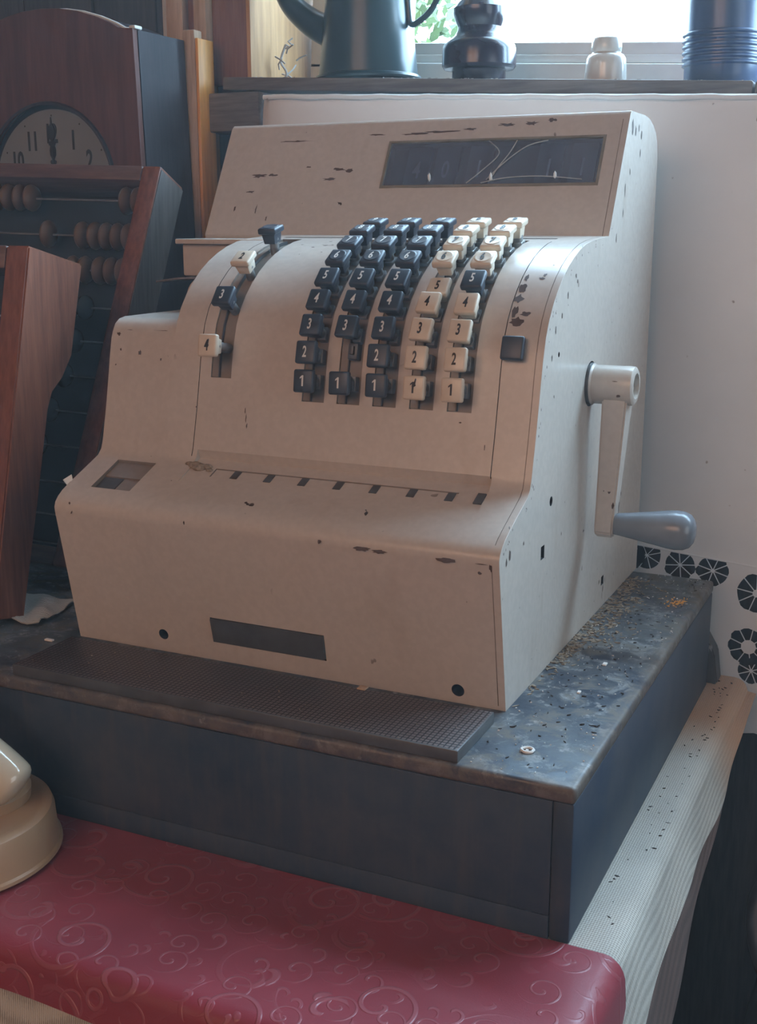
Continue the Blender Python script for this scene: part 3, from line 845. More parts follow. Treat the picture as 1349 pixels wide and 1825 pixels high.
# blank black key on the right band
m = drum_frame(.3958, .2775) @ Matrix.Translation((0, 0, .0095))
k = linkpart('key', ME['black'], reg, wmat(reg).inverted() @ m)
# worn patches on the 1 of the fourth column and on the lever 4
def blot(parent_key_xyz, s, seed, m=M['ink_b']):
    pass

# ---- strip with dark index marks, label plate, shelf window
def on_shelf(x, y, h=0): p = shelf(y) + sn * h; return Vector((x, p.x, p.y))
b = newbm()
prism(b, shelfpoly(.0279, .0391, -.0020, .0040), .1314, .3621, 0); obj('index_strip', b, M['paint'], reg)
for k in range(7):
    x = .1545 + .0337 * k; b = newbm(); prism(b, shelfpoly(.0283, .0387, -.0012, .0022), x - .0034, x + .0034); obj('index_mark', b, M['dkmetal'], reg)
b = newbm(); prism(b, shelfpoly(.0270, .0400, .0003, .0022), .3788, .3858); obj('index_mark', b, M['dkmetal'], reg)
b = newbm(); prism(b, shelfpoly(-.0040, .0150, -.0035, .0058), .0266, .0475); obj('inner_plate', b, M['dkmetal'], reg)
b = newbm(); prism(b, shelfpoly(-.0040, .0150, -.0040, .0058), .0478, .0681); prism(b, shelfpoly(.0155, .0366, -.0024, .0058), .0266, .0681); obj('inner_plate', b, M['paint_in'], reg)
b = newbm(); poly = [(.1512, .0205), (.1506, .0412), (.1520, .0420), (.2608, .0420), (.2616, .0408), (.2616, .0200), (.2600, .0196), (.1528, .0196)]
prism(b, poly, 0, .004, axis='Y')
for v in b.verts: v.co.y += -.001 - .1875 * v.co.z - .0008
obj('name_plate', b, M['dkmetal'], reg)
# putty like lump at the left end of the strip
b = newbm()
for cx, cy, s in ((.1085, .0400, .0060), (.1150, .0375, .0065), (.1215, .0395, .0045), (.1020, .0415, .0040), (.1265, .0350, .0030)):
    g = bmesh.ops.create_icosphere(b, subdivisions=2, radius=s)['verts']; p = on_shelf(cx, cy, 0)
    for v in g: v.co = Vector((v.co.x * 1.1, v.co.y * .9, v.co.z * .55)) * r.uniform(.9, 1.1) + p
obj('putty_lump', b, M['dust'], reg, 60)

# ---- display window: rim, number wheels, glass, cobwebs
def on_face(x, z, h=0): p = face_pt(z) + fn * h; return Vector((x, p.x, p.y))
b = newbm()
for z0, z1, x0, x1 in ((.4095, .4120, .1775, .4010), (.4538, .4558, .1775, .4010)): prism(b, facepoly(z0, z1, .0007, .003), x0, x1)
for x0, x1 in ((.1775, .1802), (.3983, .4010)): prism(b, facepoly(.4120, .4538, .0007, .003), x0, x1)
obj('display_rim', b, M['frame'], reg)
b = newbm(); prism(b, facepoly(.4119, .4539, -.0015, .0025), .1801, .3984); obj('display_glass', b, M['dusty_glass'], reg)
mF = Matrix((Vector((1, 0, 0)), Vector((0, ft.x, ft.y)), Vector((0, fn.x, fn.y)))).transposed().to_4x4()
for cx, ch in ((.211, '4'), (.242, '0'), (.277, '1'), (.348, '1'), (.381, '1')):
    b = newbm(); prism(b, facepoly(.4135, .4525, -.0065, .0110), cx - .0125, cx + .0125)
    w = obj('number_drum', b, M['dkmetal'], reg)
    t = text_bm(ch, .026, .62, .0004); q = mF.copy(); q.translation = on_face(cx, .4300, -.0058); t.transform(q); obj('numeral', t, M['ink_w'], w)
for pts in ([(.285, .453), (.298, .441), (.284, .425), (.270, .413)], [(.345, .452), (.325, .447), (.305, .432), (.290, .416)], [(.285, .413), (.31, .4175), (.345, .4185), (.385, .4150)], [(.314, .453), (.308, .440), (.300, .428), (.293, .414)]):
    b = newbm(); tube(b, catmull([on_face(x, z, .0007) for x, z in pts], 6), .00055, 5); obj('cobweb', b, M['cobweb'], reg)
for x, z in ((.2305, .4185), (.2945, .418), (.3583, .419)):
    b = newbm(); g = bmesh.ops.create_icosphere(b, subdivisions=1, radius=.0022)['verts']
    for v in g: v.co = Vector((v.co.x * .8, v.co.y, v.co.z * 1.9)) * r.uniform(.8, 1.2) + on_face(x, z, .0015)
    obj('husk', b, M['white'], reg)

# ---- receipt unit on the left behind the drum
b = newbm(); box(b, (-.0050, .200, .3235), (.0700, .257, .3555), bev=.002); obj('receipt_box', b, M['paint'], reg)
b = newbm(); box(b, (-.0080, .192, .3555), (.1015, .2585, .3605), bev=.001); obj('receipt_lid', b, M['paint'], reg)
b = newbm(); prism(b, [(-.036, .196), (-.004, .190), (.069, .188), (.069, .215), (-.004, .215), (-.030, .200)], .3165, .3185, axis='Z')
for v in b.verts: v.co.z += .004 * (v.co.x > -.02) + .003 * (v.co.x > .05)
obj('tear_blade', b, M['steel'], reg)
b = newbm(); lathe(b, [(.0, 0), (.026, 0), (.026, .062), (0, .062)], (.006, .212, .295), 'X', 28); obj('paper_roller', b, M['tan_wood'], reg)

# ---- crank on the right side
hub_c = (.4195, .2150, .2345)
b = newbm(); lathe(b, [(.0188, -.004), (.0188, .0035), (.0175, .005), (.0175, .030), (.0178, .036), (.0172, .0405), (.0150, .0420), (.0115, .0422), (.0105, .036), (.0100, .030)], hub_c, 'X', 40)
crank = obj('crank', b, M['paint'], reg)
crank['label'] = 'beige crank with a hanging arm'
b = newbm(); lathe(b, [(.0192, -.004), (.0192, .0030), (.0184, .0036)], hub_c, 'X', 36); obj('crank_collar', b, M['dkmetal'], crank)
b = newbm()
prism(b, [(-.0110, .2345), (-.0130, .226), (-.0100, .160), (-.0088, .1130), (-.0098, .1060), (-.0085, .0985), (-.0040, .0940), (.0030, .0938), (.0080, .0975), (.0092, .1050), (.0088, .1130), (.0100, .160), (.0130, .226), (.0110, .2345)], .4345, .4575)
for v in b.verts:
    v.co.y += .2150
    v.co.x -= (.0035 if v.co.x < .445 else .0095) * min(1, max(0, (.234 - v.co.z) / .13))
bmesh.ops.bevel(b, geom=[e for e in b.edges], offset=.0016, segments=2, affect='EDGES')
obj('crank_arm', b, M['paint'], crank)
b = newbm(); lathe(b, [(.0, .0005), (.0098, .0005), (.0102, .003), (.0112, .010), (.0130, .022), (.0152, .036), (.0172, .048), (.0180, .056), (.0174, .063), (.0150, .0685), (.0105, .0718), (.0050, .0733), (0, .0737)], (.4482, .2150, .1068), 'X', 36)
obj('crank_handle', b, M['grey_knob'], crank)['label'] = 'glossy grey egg-shaped grip'
b = newbm(); lathe(b, [(.0032, -.018), (.0032, .004)], (.4480, .2150, .1068), 'X', 12); obj('crank_pin', b, M['steel'], crank)

# small metal corner of a tag sticking out at the left edge and screws in the holes
b = newbm()
P = [(-.0038, -.006, .1505), (-.0062, -.003, .1498), (-.0018, .004, .1538), (.0008, .002, .1500), (.0005, -.004, .1440)]
b.faces.new([b.verts.new(p) for p in P]); solid(b, .0006); obj('paper_corner', b, M['white'], reg)

# ---- chipped paint: irregular thin bare patches lying on the surfaces
def patch(bm, o, u, v, n, w, h, seed, k=11, rag=.35):
    rr = random.Random(seed); o = Vector(o)
    vs = []
    for i in range(k):
        a = 2 * PI * i / k; q = rr.uniform(1 - rag, 1)
        vs.append(bm.verts.new(o + u * (math.cos(a) * w * q) + v * (math.sin(a) * h * q) + n * .00022))
    c = bm.verts.new(o + n * .0003)
    for i in range(k): bm.faces.new((c, vs[i], vs[(i + 1) % k]))
UX, FT, FN = Vector((1, 0, 0)), Vector((0, ft.x, ft.y)), Vector((0, fn.x, fn.y))
bc = newbm()
for x, z, w, h, sd in ((.034, .424, .011, .0022, 1), (.050, .4245, .006, .0015, 2), (.119, .4195, .010, .0015, 3), (.128, .4290, .008, .0022, 4), (.140, .4275, .006, .002, 41), (.205, .4625, .016, .0012, 5), (.232, .4640, .022, .0012, 6), (.262, .4655, .012, .0014, 7), (.325, .4690, .008, .0022, 8),
                       (.300, .4685, .012, .0018, 9), (.345, .4715, .006, .0018, 10), (.028, .4075, .006, .0012, 11), (.014, .3905, .0012, .004, 12), (.040, .3895, .0010, .0060, 13), (.055, .3800, .0010, .003, 14), (.070, .4590, .020, .0009, 15), (.160, .4630, .012, .0009, 16), (.0905, .432, .0035, .0008, 17)):
    patch(bc, on_face(x, z), UX, FT, FN, w * 1.1, h * 1.35, sd, 16, .65)
def on_drum(x, z, w, h, sd, rag=.5, k=13):
    m = drum_frame(x, z); patch(bc, m.translation, m.col[0].xyz, m.col[1].xyz, m.col[2].xyz, w, h, sd, k, rag)
for x, z, w, h, sd in ((.3895, .3320, .0012, .004, 20), (.3900, .3240, .0028, .0055, 21), (.3895, .3165, .0035, .004, 22), (.3893, .3060, .0022, .006, 23), (.3930, .2990, .0050, .0035, 24), (.3990, .3050, .0035, .0022, 25), (.4025, .3320, .0032, .0018, 26), (.4040, .3345, .0018, .003, 27), (.4070, .3420, .0012, .0012, 28),
                       (.1530, .2090, .0006, .0050, 30), (.1545, .2020, .0010, .003, 31), (.1515, .2150, .0007, .0030, 32), (.378, .2000, .0005, .003, 33), (.355, .2180, .0016, .0008, 34), (.100, .2150, .0006, .001, 35), (.1490, .3560, .002, .001, 36), (.165, .3540, .0024, .0010, 37), (.180, .3500, .0014, .001, 38), (.160, .3480, .001, .0006, 39)):
    on_drum(x, z, w * (1.5 if 20 <= sd < 26 else 1), h * (1.35 if 20 <= sd < 26 else 1), sd)
RN = Vector((0, -.88, .47)).normalized(); RT = Vector((0, .47, .88)).normalized()
for x, z, w, h, sd, k in ((.2680, .1285, .0024, .0030, 50, 7), (.3060, .1268, .0085, .0026, 51, 17), (.3210, .1262, .0075, .0020, 52, 15), (.3770, .1262, .0095, .0026, 53, 15), (.4060, .1262, .0060, .0005, 54, 9), (.4075, .1310, .0018, .0026, 55, 7), (.4040, .1185, .0020, .0016, 56, 7), (.0165, .1345, .0017, .0017, 57, 6), (.0195, .1270, .0008, .0024, 58, 6), (.4130, .1240, .0014, .004, 59, 9)):
    y = {True: -.0243, False: -.0226}[z < .131]
    y = -.0238 + (.1255 - z) * .19 if z < .1255 else y - .0002
    nn = Vector((0, -.982, -.187)) if z < .1255 else RN
    patch(bc, (x, y, z), UX, nn.cross(UX) * -1, nn, w, h, sd, k, .5)
# step edge and left bits
for x, z, w, h, sd in ((.020, .2790, .012, .0012, 60), (.052, .2795, .016, .0016, 61), (.008, .2760, .003, .002, 62), (.012, .2620, .0016, .0016, 63), (.034, .2600, .002, .003, 64), (.008, .2480, .0012, .001, 65), (.058, .2550, .0012, .0018, 66)):
    patch(bc, (x, .0712 - (.2750 - z) * .235 + max(0, z - .275) * .5, z), UX, Vector((0, .22, .97)), Vector((0, -.97, .22)), w, h, sd, 12, .6)
# side panel
SX = Vector((1, 0, 0))
for y, z, w, h, sd in ((.3290, .4640, .004, .010, 70), (.3420, .4600, .003, .007, 71), (.3540, .4640, .0028, .004, 72), (.3660, .4580, .0030, .0060, 73), (.3640, .4420, .0020, .0060, 74), (.3260, .4230, .0016, .004, 75), (.3100, .4060, .0016, .009, 76), (.3060, .3850, .0012, .006, 77), (.2850, .3610, .0014, .0060, 78), (.1550, .3330, .0020, .003, 79), (.1600, .3280, .002, .002, 80),
                       (.1330, .3180, .0014, .004, 81), (.1180, .3020, .0014, .003, 82), (.1010, .2920, .0016, .005, 83), (.0930, .2700, .0012, .004, 84), (.0000, .1290, .0030, .0050, 85), (-.008, .1250, .002, .004, 86), (.0330, .1300, .0015, .002, 87), (.2930, .0190, .0018, .0050, 88), (.2985, .0265, .0014, .0030, 89), (.2900, .0120, .0010, .004, 90), (.3350, .0230, .0008, .003, 91), (.21, .098, .003, .002, 93), (.1340, .3100, .0010, .001, 94)):
    patch(bc, (.4200, y, z), Vector((0, 1, 0)), Vector((0, 0, 1)), SX, w, h, sd, 9, .5)
rr = random.Random(11)
for _ in range(46):                                  # small nicks down the front right edge
    G_ = rr.choice(between(PROF, .135, .46)); y, z = G_[0] + rr.uniform(.003, .006), G_[1] + rr.uniform(-.008, .008)
    patch(bc, (.4198, y + .004, z), Vector((0, 1, 0)), Vector((0, 0, 1)), SX, rr.uniform(.0005, .0014), rr.uniform(.0006, .002), rr.random(), 7, .5)
for _ in range(60):
    y, z = rr.uniform(.02, .42), rr.uniform(.01, .35)
    if z > .15 and y < .12: continue
    patch(bc, (.4200, y, z), Vector((0, 1, 0)), Vector((0, 0, 1)), SX, rr.uniform(.0003, .0009), rr.uniform(.0005, .0014), rr.random(), 6, .5)
obj('chipped_paint', bc, M['chip'], reg, kind='stuff')
# chips on the crank
bc = newbm()
for y, z, w, h, sd in ((.2120, .1230, .003, .007, 1), (.218, .1350, .0015, .003, 2), (.208, .118, .002, .0015, 3)):
    patch(bc, (.4515, y, z), Vector((0, 1, 0)), Vector((0, 0, 1)), SX, w, h, sd, 9, .5)
for x, z, w, h, sd in ((.446, .2400, .004, .0004, 4), (.4500, .2270, .0022, .0016, 5), (.4470, .1770, .0010, .001, 6), (.443, .1720, .0016, .0006, 7), (.4440, .1380, .0020, .0014, 8), (.4390, .1390, .0008, .0008, 9), (.448, .1260, .0014, .0040, 10)):
    patch(bc, (x, .2050 if z < .2 else .1985, z), UX, Vector((0, 0, 1)), Vector((0, -1, 0)), w, h, sd, 8, .5)
obj('crank_chips', bc, M['chip'], crank, kind='stuff')

# ------------------------------------------------------------------ debris and scraps
def flakes(name, n, place, m, s0, s1, label, cat, seed, z=0):
    rr = random.Random(seed); b = newbm()
    for _ in range(n):
        p = place(rr)
        if p is None: continue
        a = rr.uniform(0, PI); l = rr.uniform(s0, s1); w = l * rr.uniform(.2, .6)
        d = Vector((math.cos(a), math.sin(a), rr.uniform(-.2, .2))); e = Vector((-math.sin(a), math.cos(a), 0))
        p = Vector(p); h = rr.uniform(.0002, .0010)
        V = [p - d * l, p - e * w * .6, p + d * l, p + e * w]
        lo = [b.verts.new((q.x, q.y, p.z)) for q in V]; hi = [b.verts.new((q.x, q.y, p.z + h)) for q in V]
        b.faces.new(hi)
        for i in range(4): b.faces.new((lo[i], lo[(i + 1) % 4], hi[(i + 1) % 4], hi[i]))
    o = obj(name, b, m, kind='stuff'); tag(o, label, cat); return o
def near_reg(r_):
    y = r_.betavariate(2.2, 2.0) * .43 - .01; x = .4215 + abs(r_.gauss(0, .013)) * (1.3 if y > .18 else .5)
    return (min(x, .500), y, .0002) if r_.random() < (.15 + .85 * (y > .12)) else None
flakes('wood_debris', 750, near_reg, M['dust'], .0009, .0038, 'pale wood crumbs on the black box along the register side', 'debris', 1)
flakes('plaster_dust', 220, lambda r_: (r_.uniform(.425, .503), r_.uniform(-.10, .425), .0002), M['white'], .0003, .0010, 'tiny pale specks scattered over the black box top', 'dust', 2)
flakes('dark_crumbs', 150, lambda r_: (r_.uniform(.425, .500), r_.uniform(-.09, .42), .0002), M['darkdebris'], .0006, .0022, 'dark crumbs scattered over the black box top', 'debris', 3)
flakes('cloth_crumbs', 60, lambda r_: (r_.uniform(.511, .535), -.08 + .53 * r_.random() ** .7, ZT + .0006), M['darkdebris'], .0006, .0022, 'dark crumbs scattered on the cream cloth beside the box', 'debris', 4)
flakes('plate_dust', 60, lambda r_: (r_.uniform(.01, .41), r_.uniform(-.10, -.03), .0099), M['dust'], .0003, .0008, 'fine grit on the ribbed metal plate', 'dust', 5)
def pile(r_): return (.487 + r_.gauss(0, .005), .331 + r_.gauss(0, .008), .0004 + r_.random() * .0015)
flakes('sawdust_pile', 70, pile, M['pine'], .0006, .0018, 'small reddish pile of wood dust at the back of the box top', 'debris', 6)
b = newbm(); ring = [(.0042 * math.cos(a * PI / 8) * (1 + .12 * math.sin(a)), .0042 * math.sin(a * PI / 8)) for a in range(17)]
tube(b, [(.4585 + x, -.0626 + y, .0013) for x, y in ring], .0011, 6, caps=False); box(b, (.4572, -.0634, 0), (.4592, -.0618, .0014))
tag(rebase(obj('plastic_ring', b, M['white']), (.4585, -.0626, 0)), 'tiny white ring-shaped bit on the front corner of the black box', 'ring')
for (x, y, s, nm, lb) in ((.4649, .1335, .0030, 'paper_scrap', 'white crumb of paper halfway along the box top'), (.462, .062, .0022, 'paper_scrap', 'smaller white crumb nearer the front of the box top')):
    b = newbm(); box(b, (x - s * .6, y - s, 0), (x + s * .6, y + s, .0015), bev=.0004, M4=None)
    tag(rebase(obj(nm, b, M['white']), (x, y, 0)), lb, 'scrap')
b = newbm(); box(b, (.3030, -.0300, .0098), (.3105, -.0225, .0110), bev=.0003); tag(rebase(obj('cardboard_scrap', b, M['tan_wood']), (.3065, -.026, .0098)), 'small tan cardboard square on the ribbed plate', 'scrap')
b = newbm(); box(b, (-.0225, -.0245, 0), (-.0135, -.0205, .0018), bev=.0006); tag(rebase(obj('white_shard', b, M['white']), (-.018, -.0225, 0)), 'white shard on the box top left of the plate', 'scrap')

# ------------------------------------------------------------------ things on the sill
def sillz(x): return .5354 - .054 * (x - .2)
def pot():
    x, y = .024, .580; z = sillz(x) + .0004
    t = thing('coffee_pot', 'tall dark teal enamel coffee pot standing on the window sill', 'coffee pot', (x, y, z))
    b = newbm(); lathe(b, [(0, 0), (.062, 0), (.0655, .0015), (.0665, .004), (.0655, .0065), (.0620, .008), (.0610, .016), (.0570, .052), (.0530, .095), (.0500, .140), (.0450, .185), (.0440, .196), (.0465, .200), (.0462, .204), (.040, .204)], (x, y, z), n=56)
    obj('pot_body', b, M['teal'], t)
    b = newbm(); lathe(b, [(.0455, .2045), (.045, .208), (.030, .220), (.010, .226), (.006, .230), (.011, .238), (.010, .246), (0, .249)], (x, y, z), n=36); obj('lid', b, M['teal'], t)
    b = newbm(); tube(b, catmull([(x - .045, y - .01, z + .060), (x - .074, y - .012, z + .074), (x - .104, y - .014, z + .102), (x - .124, y - .015, z + .150), (x - .137, y - .016, z + .195)]), [.020 - .0125 * i / 32 for i in range(33)], 20); obj('spout', b, M['teal'], t)
    b = newbm(); tube(b, catmull([(x + .050, y - .004, z + .170), (x + .085, y - .006, z + .178), (x + .108, y - .007, z + .150), (x + .104, y - .007, z + .110), (x + .088, y - .006, z + .080), (x + .070, y - .005, z + .066), (x + .060, y - .004, z + .064), (x + .0565, y - .003, z + .075), (x + .0545, y - .003, z + .100)]), .0036, 10); obj('handle', b, M['teal'], t)
pot()
def single(name, prof, x, y, m, label, cat, n=48):
    z = sillz(x) + .0004; b = newbm(); lathe(b, prof, (0, 0, 0), n=n)
    o = obj(name, b, m); o.location = (x, y, z); return tag(o, label, cat)
single('brown_insulator', [(0, 0), (.0315, 0), (.0320, .002), (.0318, .0120), (.0330, .0140), (.0415, .0150), (.0440, .0185), (.0438, .036), (.0420, .0420), (.0370, .0470), (.0300, .0520), (.0262, .0580), (.0255, .0620), (.0285, .0680), (.0312, .0760), (.0310, .0830), (.0270, .0880), (.0240, .0920), (.0150, .0960), (0, .097)], .1735, .572, M['brown_glaze'], 'dark brown glazed insulator with a flared skirt on the sill', 'insulator')
single('white_insulator', [(0, 0), (.0232, 0), (.0235, .002), (.0228, .0190), (.0220, .0262), (.0195, .0300), (.0165, .0315), (.0160, .0328), (.0168, .0340), (.0172, .0380), (.0166, .0440), (.0150, .0480), (.0115, .0500), (0, .0502)], .3290, .565, M['white_glaze'], 'small white porcelain insulator on the sill', 'insulator')
pr = [(0, 0), (.0385, 0), (.0395, .002)]
for k in range(6): z = .018 + .0062 * k; pr += [(.0400 + .0002 * k, z), (.0425 + .0002 * k, z + .0016), (.0425 + .0002 * k, z + .0030), (.0402 + .0002 * k, z + .0046)]
pr += [(.0415, .060), (.0420, .150), (.0425, .156), (.039, .158), (.036, .150), (.036, .02)]
single('blue_jar', pr, .4560, .572, M['blue_glaze'], 'tall blue jar with ribbed rings near its base on the sill', 'jar')
flakes('sill_dust', 160, lambda r_: ((lambda x: (x, r_.uniform(.519, .533), sillz(x) + .0002))(r_.uniform(-.12, .5))), M['cobweb'], .0006, .0022, 'grey dust and crumbs along the window sill', 'dust', 8)
b = newbm()
rr = random.Random(4)
for i in range(9):
    p = Vector((-.106 + rr.gauss(0, .006), .600 + rr.gauss(0, .01), .552 + .006 * i)); q = p + Vector((rr.gauss(0, .010), rr.gauss(0, .006), rr.uniform(.004, .014)))
    tube(b, [p, (p + q) / 2 + Vector((rr.gauss(0, .003), 0, 0)), q], .0011, 5)
tube(b, catmull([(-.112, .60, .5495), (-.105, .602, .565), (-.112, .60, .580), (-.106, .603, .600)]), .0016, 6)
tag(rebase(obj('cobweb_tangle', b, M['cobweb'], kind='stuff'), (-.106, .6, .55)), 'grey tangle of cobweb and dust in the left corner of the window', 'cobweb')
for i, (p, q) in enumerate((((.349, .60, .5375), (.417, .575, .565)), ((.352, .60, .5372), (.414, .580, .552)))):
    pass

# ------------------------------------------------------------------ clock
clk = thing('clock', 'dark mahogany clock with arched top and pale dial showing twelve', 'clock', (-.31, .43, 0), (0, 0, 0))
CY = .385
arch = []
TOP = [(-.1850, .5955), (-.1960, .5960), (-.2050, .5975), (-.2166, .6036), (-.2380, .6120), (-.2640, .6195), (-.2900, .6240), (-.3180, .6255)]
arch = [(-.1700, 0.0)] + [(x, z) for x, z in TOP] + [(-.636 - x, z) for x, z in TOP[::-1]] + [(-.466, 0.0)]
def shear(bm):   # the case leans a little to the left
    for v in bm.verts: v.co.x -= 0
b = newbm(); prism(b, arch, CY + .006, .4860, axis='Y'); obj('case', b, [M['clock_side']], clk)
# front board with a round opening for the dial
cu = bpy.data.curves.new('f', 'CURVE'); cu.dimensions = '2D'; cu.fill_mode = 'BOTH'; cu.extrude = .0035; cu.bevel_depth = .0008
def spl(P):
    sp = cu.splines.new('POLY'); sp.points.add(len(P) - 1); sp.use_cyclic_u = True
    for i, (x, z) in enumerate(P): sp.points[i].co = (x, z, 0, 1)
DC = (-.3185, .4195); DR = .0990
spl(arch); spl([(DC[0] + DR * math.cos(2 * PI * k / 72), DC[1] + DR * math.sin(2 * PI * k / 72)) for k in range(72)])
to = bpy.data.objects.new('f', cu); C.objects.link(to); me = bake(to); bpy.data.objects.remove(to, do_unlink=True)
b = newbm(); b.from_mesh(me); b.transform(Matrix.Translation((0, CY - .001, 0)) @ Matrix.Rotation(PI / 2, 4, 'X')); obj('front_board', b, M['clock_wood'], clk)
b = newbm(); lathe(b, [(.0965, -.006), (.0995, -.006), (.1010, -.003), (.0995, .0005), (.0965, .0015)], (DC[0], CY - .0035, DC[1]), 'Y', 64, M4=Matrix.Rotation(-PI / 2, 4, 'X'))
b.faces.ensure_lookup_table()
for f in [f for f in b.faces if len(f.verts) > 10]: b.faces.remove(f)
obj('bezel', b, M['clock_side'], clk)
b = newbm(); lathe(b, [(0, 0), (.0925, 0), (.0925, .002), (0, .002)], (DC[0], CY + .0035, DC[1]), 'Y', 64); dial = obj('dial', b, M['dial'], clk)
def dialtxt(ch, hour, rad, size):
    a = PI / 2 - hour * PI / 6; t = text_bm(ch, size, .64, .0009)
    t.transform(Matrix.Translation((DC[0] + rad * math.cos(a), CY + .0030, DC[1] + rad * math.sin(a))) @ Matrix.Rotation(PI / 2, 4, 'X')); obj('numeral', t, M['ink_b'], dial)
for h in range(1, 13): dialtxt(str(h), h, .0640, .0315)
for h in range(12):
    a = PI / 2 - h * PI / 6; b = newbm(); g = bmesh.ops.create_circle(b, cap_ends=True, radius=.0012, segments=8)
    b.transform(Matrix.Translation((DC[0] + .0850 * math.cos(a), CY + .0033, DC[1] + .0850 * math.sin(a))) @ Matrix.Rotation(PI / 2, 4, 'X')); obj('minute_dot', b, M['ink_b'], dial)
def hand(L, spade, w, y):
    b = newbm(); P = [(-w, -.012), (-w, spade - .014), (-w * 3.4, spade - .012), (-w * 4.0, spade - .009), (-w * 1.2, spade - .007), (-w * 3.6, spade - .002), (-w * 3.9, spade + .004), (-w * 2.6, spade + .010), (-w, spade + .013), (-w * .5, L)]
    P = P + [(-x, z) for x, z in P[::-1]]
    prism(b, P, y - .0003, y + .0003, axis='Y'); b.transform(Matrix.Translation((DC[0], 0, DC[1]))); return b
obj('hand', hand(.083, .062, .0014, CY + .0018), M['ink_b'], clk); obj('hand', hand(.060, .040, .0012, CY + .0024), M['ink_b'], clk)
b = newbm(); box(b, (-.1850, CY - .001, .5955), (-.1700, .470, .6005), bev=.001); obj('white_corner', b, M['white'], clk) if False else b.free()
b = newbm(); box(b, (-.1905, CY - .004, .5955), (-.1815, CY + .010, .5995), bev=.001); obj('corner_chip', b, M['white_frame'], clk)
# pale moulding that follows the arch along the top
b = newbm(); P = [(x, z) for x, z in TOP] + [(-.636 - x, z) for x, z in TOP[::-1]]
tube(b, [(x, CY + .010, z + .0008) for x, z in P], .0022, 8); obj('arch_moulding', b, M['white_frame'], clk)
# narrow board and orange pine board leaning behind the clock
b = newbm(); box(b, (-.1885, .4885, ZT), (-.1712, .5060, .6080), bev=.0015); tag(rebase(obj('narrow_board', b, M['tan_wood']), (-.17, .484, ZT)), 'narrow tan wooden board standing right behind the clock', 'board')
b = newbm(); box(b, (-.1708, .4890, ZT), (-.1665, .5240, .5980), bev=.0008); box(b, (-.1885, .5065, ZT), (-.1708, .5240, .5980), bev=.001)
tag(rebase(obj('pine_board', b, M['pine']), (-.158, .49, ZT)), 'orange varnished pine board between the clock and the register', 'board')

# ------------------------------------------------------------------ large abacus leaning left of the register
YAW = math.radians(-7)
def abframe(origin, lean, yaw):
    Z = Vector((0, math.sin(lean), math.cos(lean))); X = Vector((math.cos(yaw), math.sin(yaw), 0)); X = (X - Z * X.dot(Z)).normalized()
    m = Matrix((X, Z.cross(X), Z)).transposed().to_4x4(); m.translation = Vector(origin); return m
# local: x to the right, z up the frame, y backwards; origin = lower right front corner
LEAN = math.atan2(.2060, .4361); HT = .4570; WD = .40; DP = .054
ab = thing('large_abacus', 'large dark wooden abacus with turned beads leaning in front of the clock', 'abacus', (-.1, .0985, .0))
F = abframe((-.1000, .1097, .0245), LEAN, math.radians(5))
def lp(name, fn_, m, parent, angle=35):
    b = newbm(); fn_(b); b.transform(F); return obj(name, b, m, parent, angle)
lp('side_post', lambda b: box(b, (-.0235, 0, 0), (0, DP, HT), bev=.003), [M['wood_red']], ab)
ob = ab.children[0] if ab.children else None
lp('side_post', lambda b: box(b, (-WD, 0, 0), (-WD + .0235, DP, HT), bev=.003), M['wood_red'], ab)
lp('side_facing', lambda b: box(b, (-.0006, .002, .003), (.0008, DP - .001, HT - .004), bev=.0006), M['wood_grey'], ab)
lp('top_rail', lambda b: box(b, (-WD + .0236, 0, HT - .018), (-.0236, DP, HT), bev=.002), M['wood_redx'], ab)
lp('bottom_rail', lambda b: box(b, (-WD + .0236, 0, 0), (-.0236, DP, .020), bev=.002), M['wood_redx'], ab)
lp('backing', lambda b: box(b, (-WD + .022, DP - .004, .018), (-.022, DP - .001, HT - .016)), M['abacus_back'], ab)
b = newbm(); prof = [(.0035, -.0065), (.0095, -.0058), (.0148, -.0025), (.0158, 0), (.0148, .0025), (.0095, .0058), (.0035, .0065)]
lathe(b, prof, (0, 0, 0), 'X', 24); BW = mesh_of('bead', b, M['bead_wood'])
b = newbm(); lathe(b, [(.003, -.0085), (.008, -.0075), (.0125, -.004), (.0140, 0), (.0125, .004), (.008, .0075), (.003, .0085)], (0, 0, 0), 'X', 24); BD = mesh_of('bead', b, M['bead_dark'])
rowsz = [.4250, .3810, .3396, .2951, .2552, .2144, .1734, .1334, .0932, .0571, .0260]
rr = random.Random(9)
Minv = wmat(ab).inverted()
for i, z in enumerate(rowsz):
    lp('wire', lambda b: tube(b, [(-WD + .02, DP * .45, z), (-WD / 2, DP * .45, z - .0012), (-.020, DP * .45, z)], .0011, 6), M['wire'], ab)
    if i < 3:
        xs_ = {0: [.035, .050, .180, .196, .212, .228, .244], 1: [.036, .051, .066, .081, .098, .145, .26, .275], 2: [.034, .049, .064, .084, .10, .21, .225, .24, .26]}[i]
        for x_ in xs_: linkpart('bead', BW, ab, Minv @ F @ Matrix.Translation((-x_, DP * .45, z)) @ Matrix.Rotation(rr.uniform(-.05, .05), 4, 'Z'))
    else:
        n0 = {3: .073, 4: .077, 5: .080, 6: .088, 7: .093, 8: .098, 9: .105, 10: .085}[i]
        for q in range(8 if i < 10 else 3): linkpart('bead', BD, ab, Minv @ F @ Matrix.Translation((-(n0 + .0175 * q), DP * .45, z)))

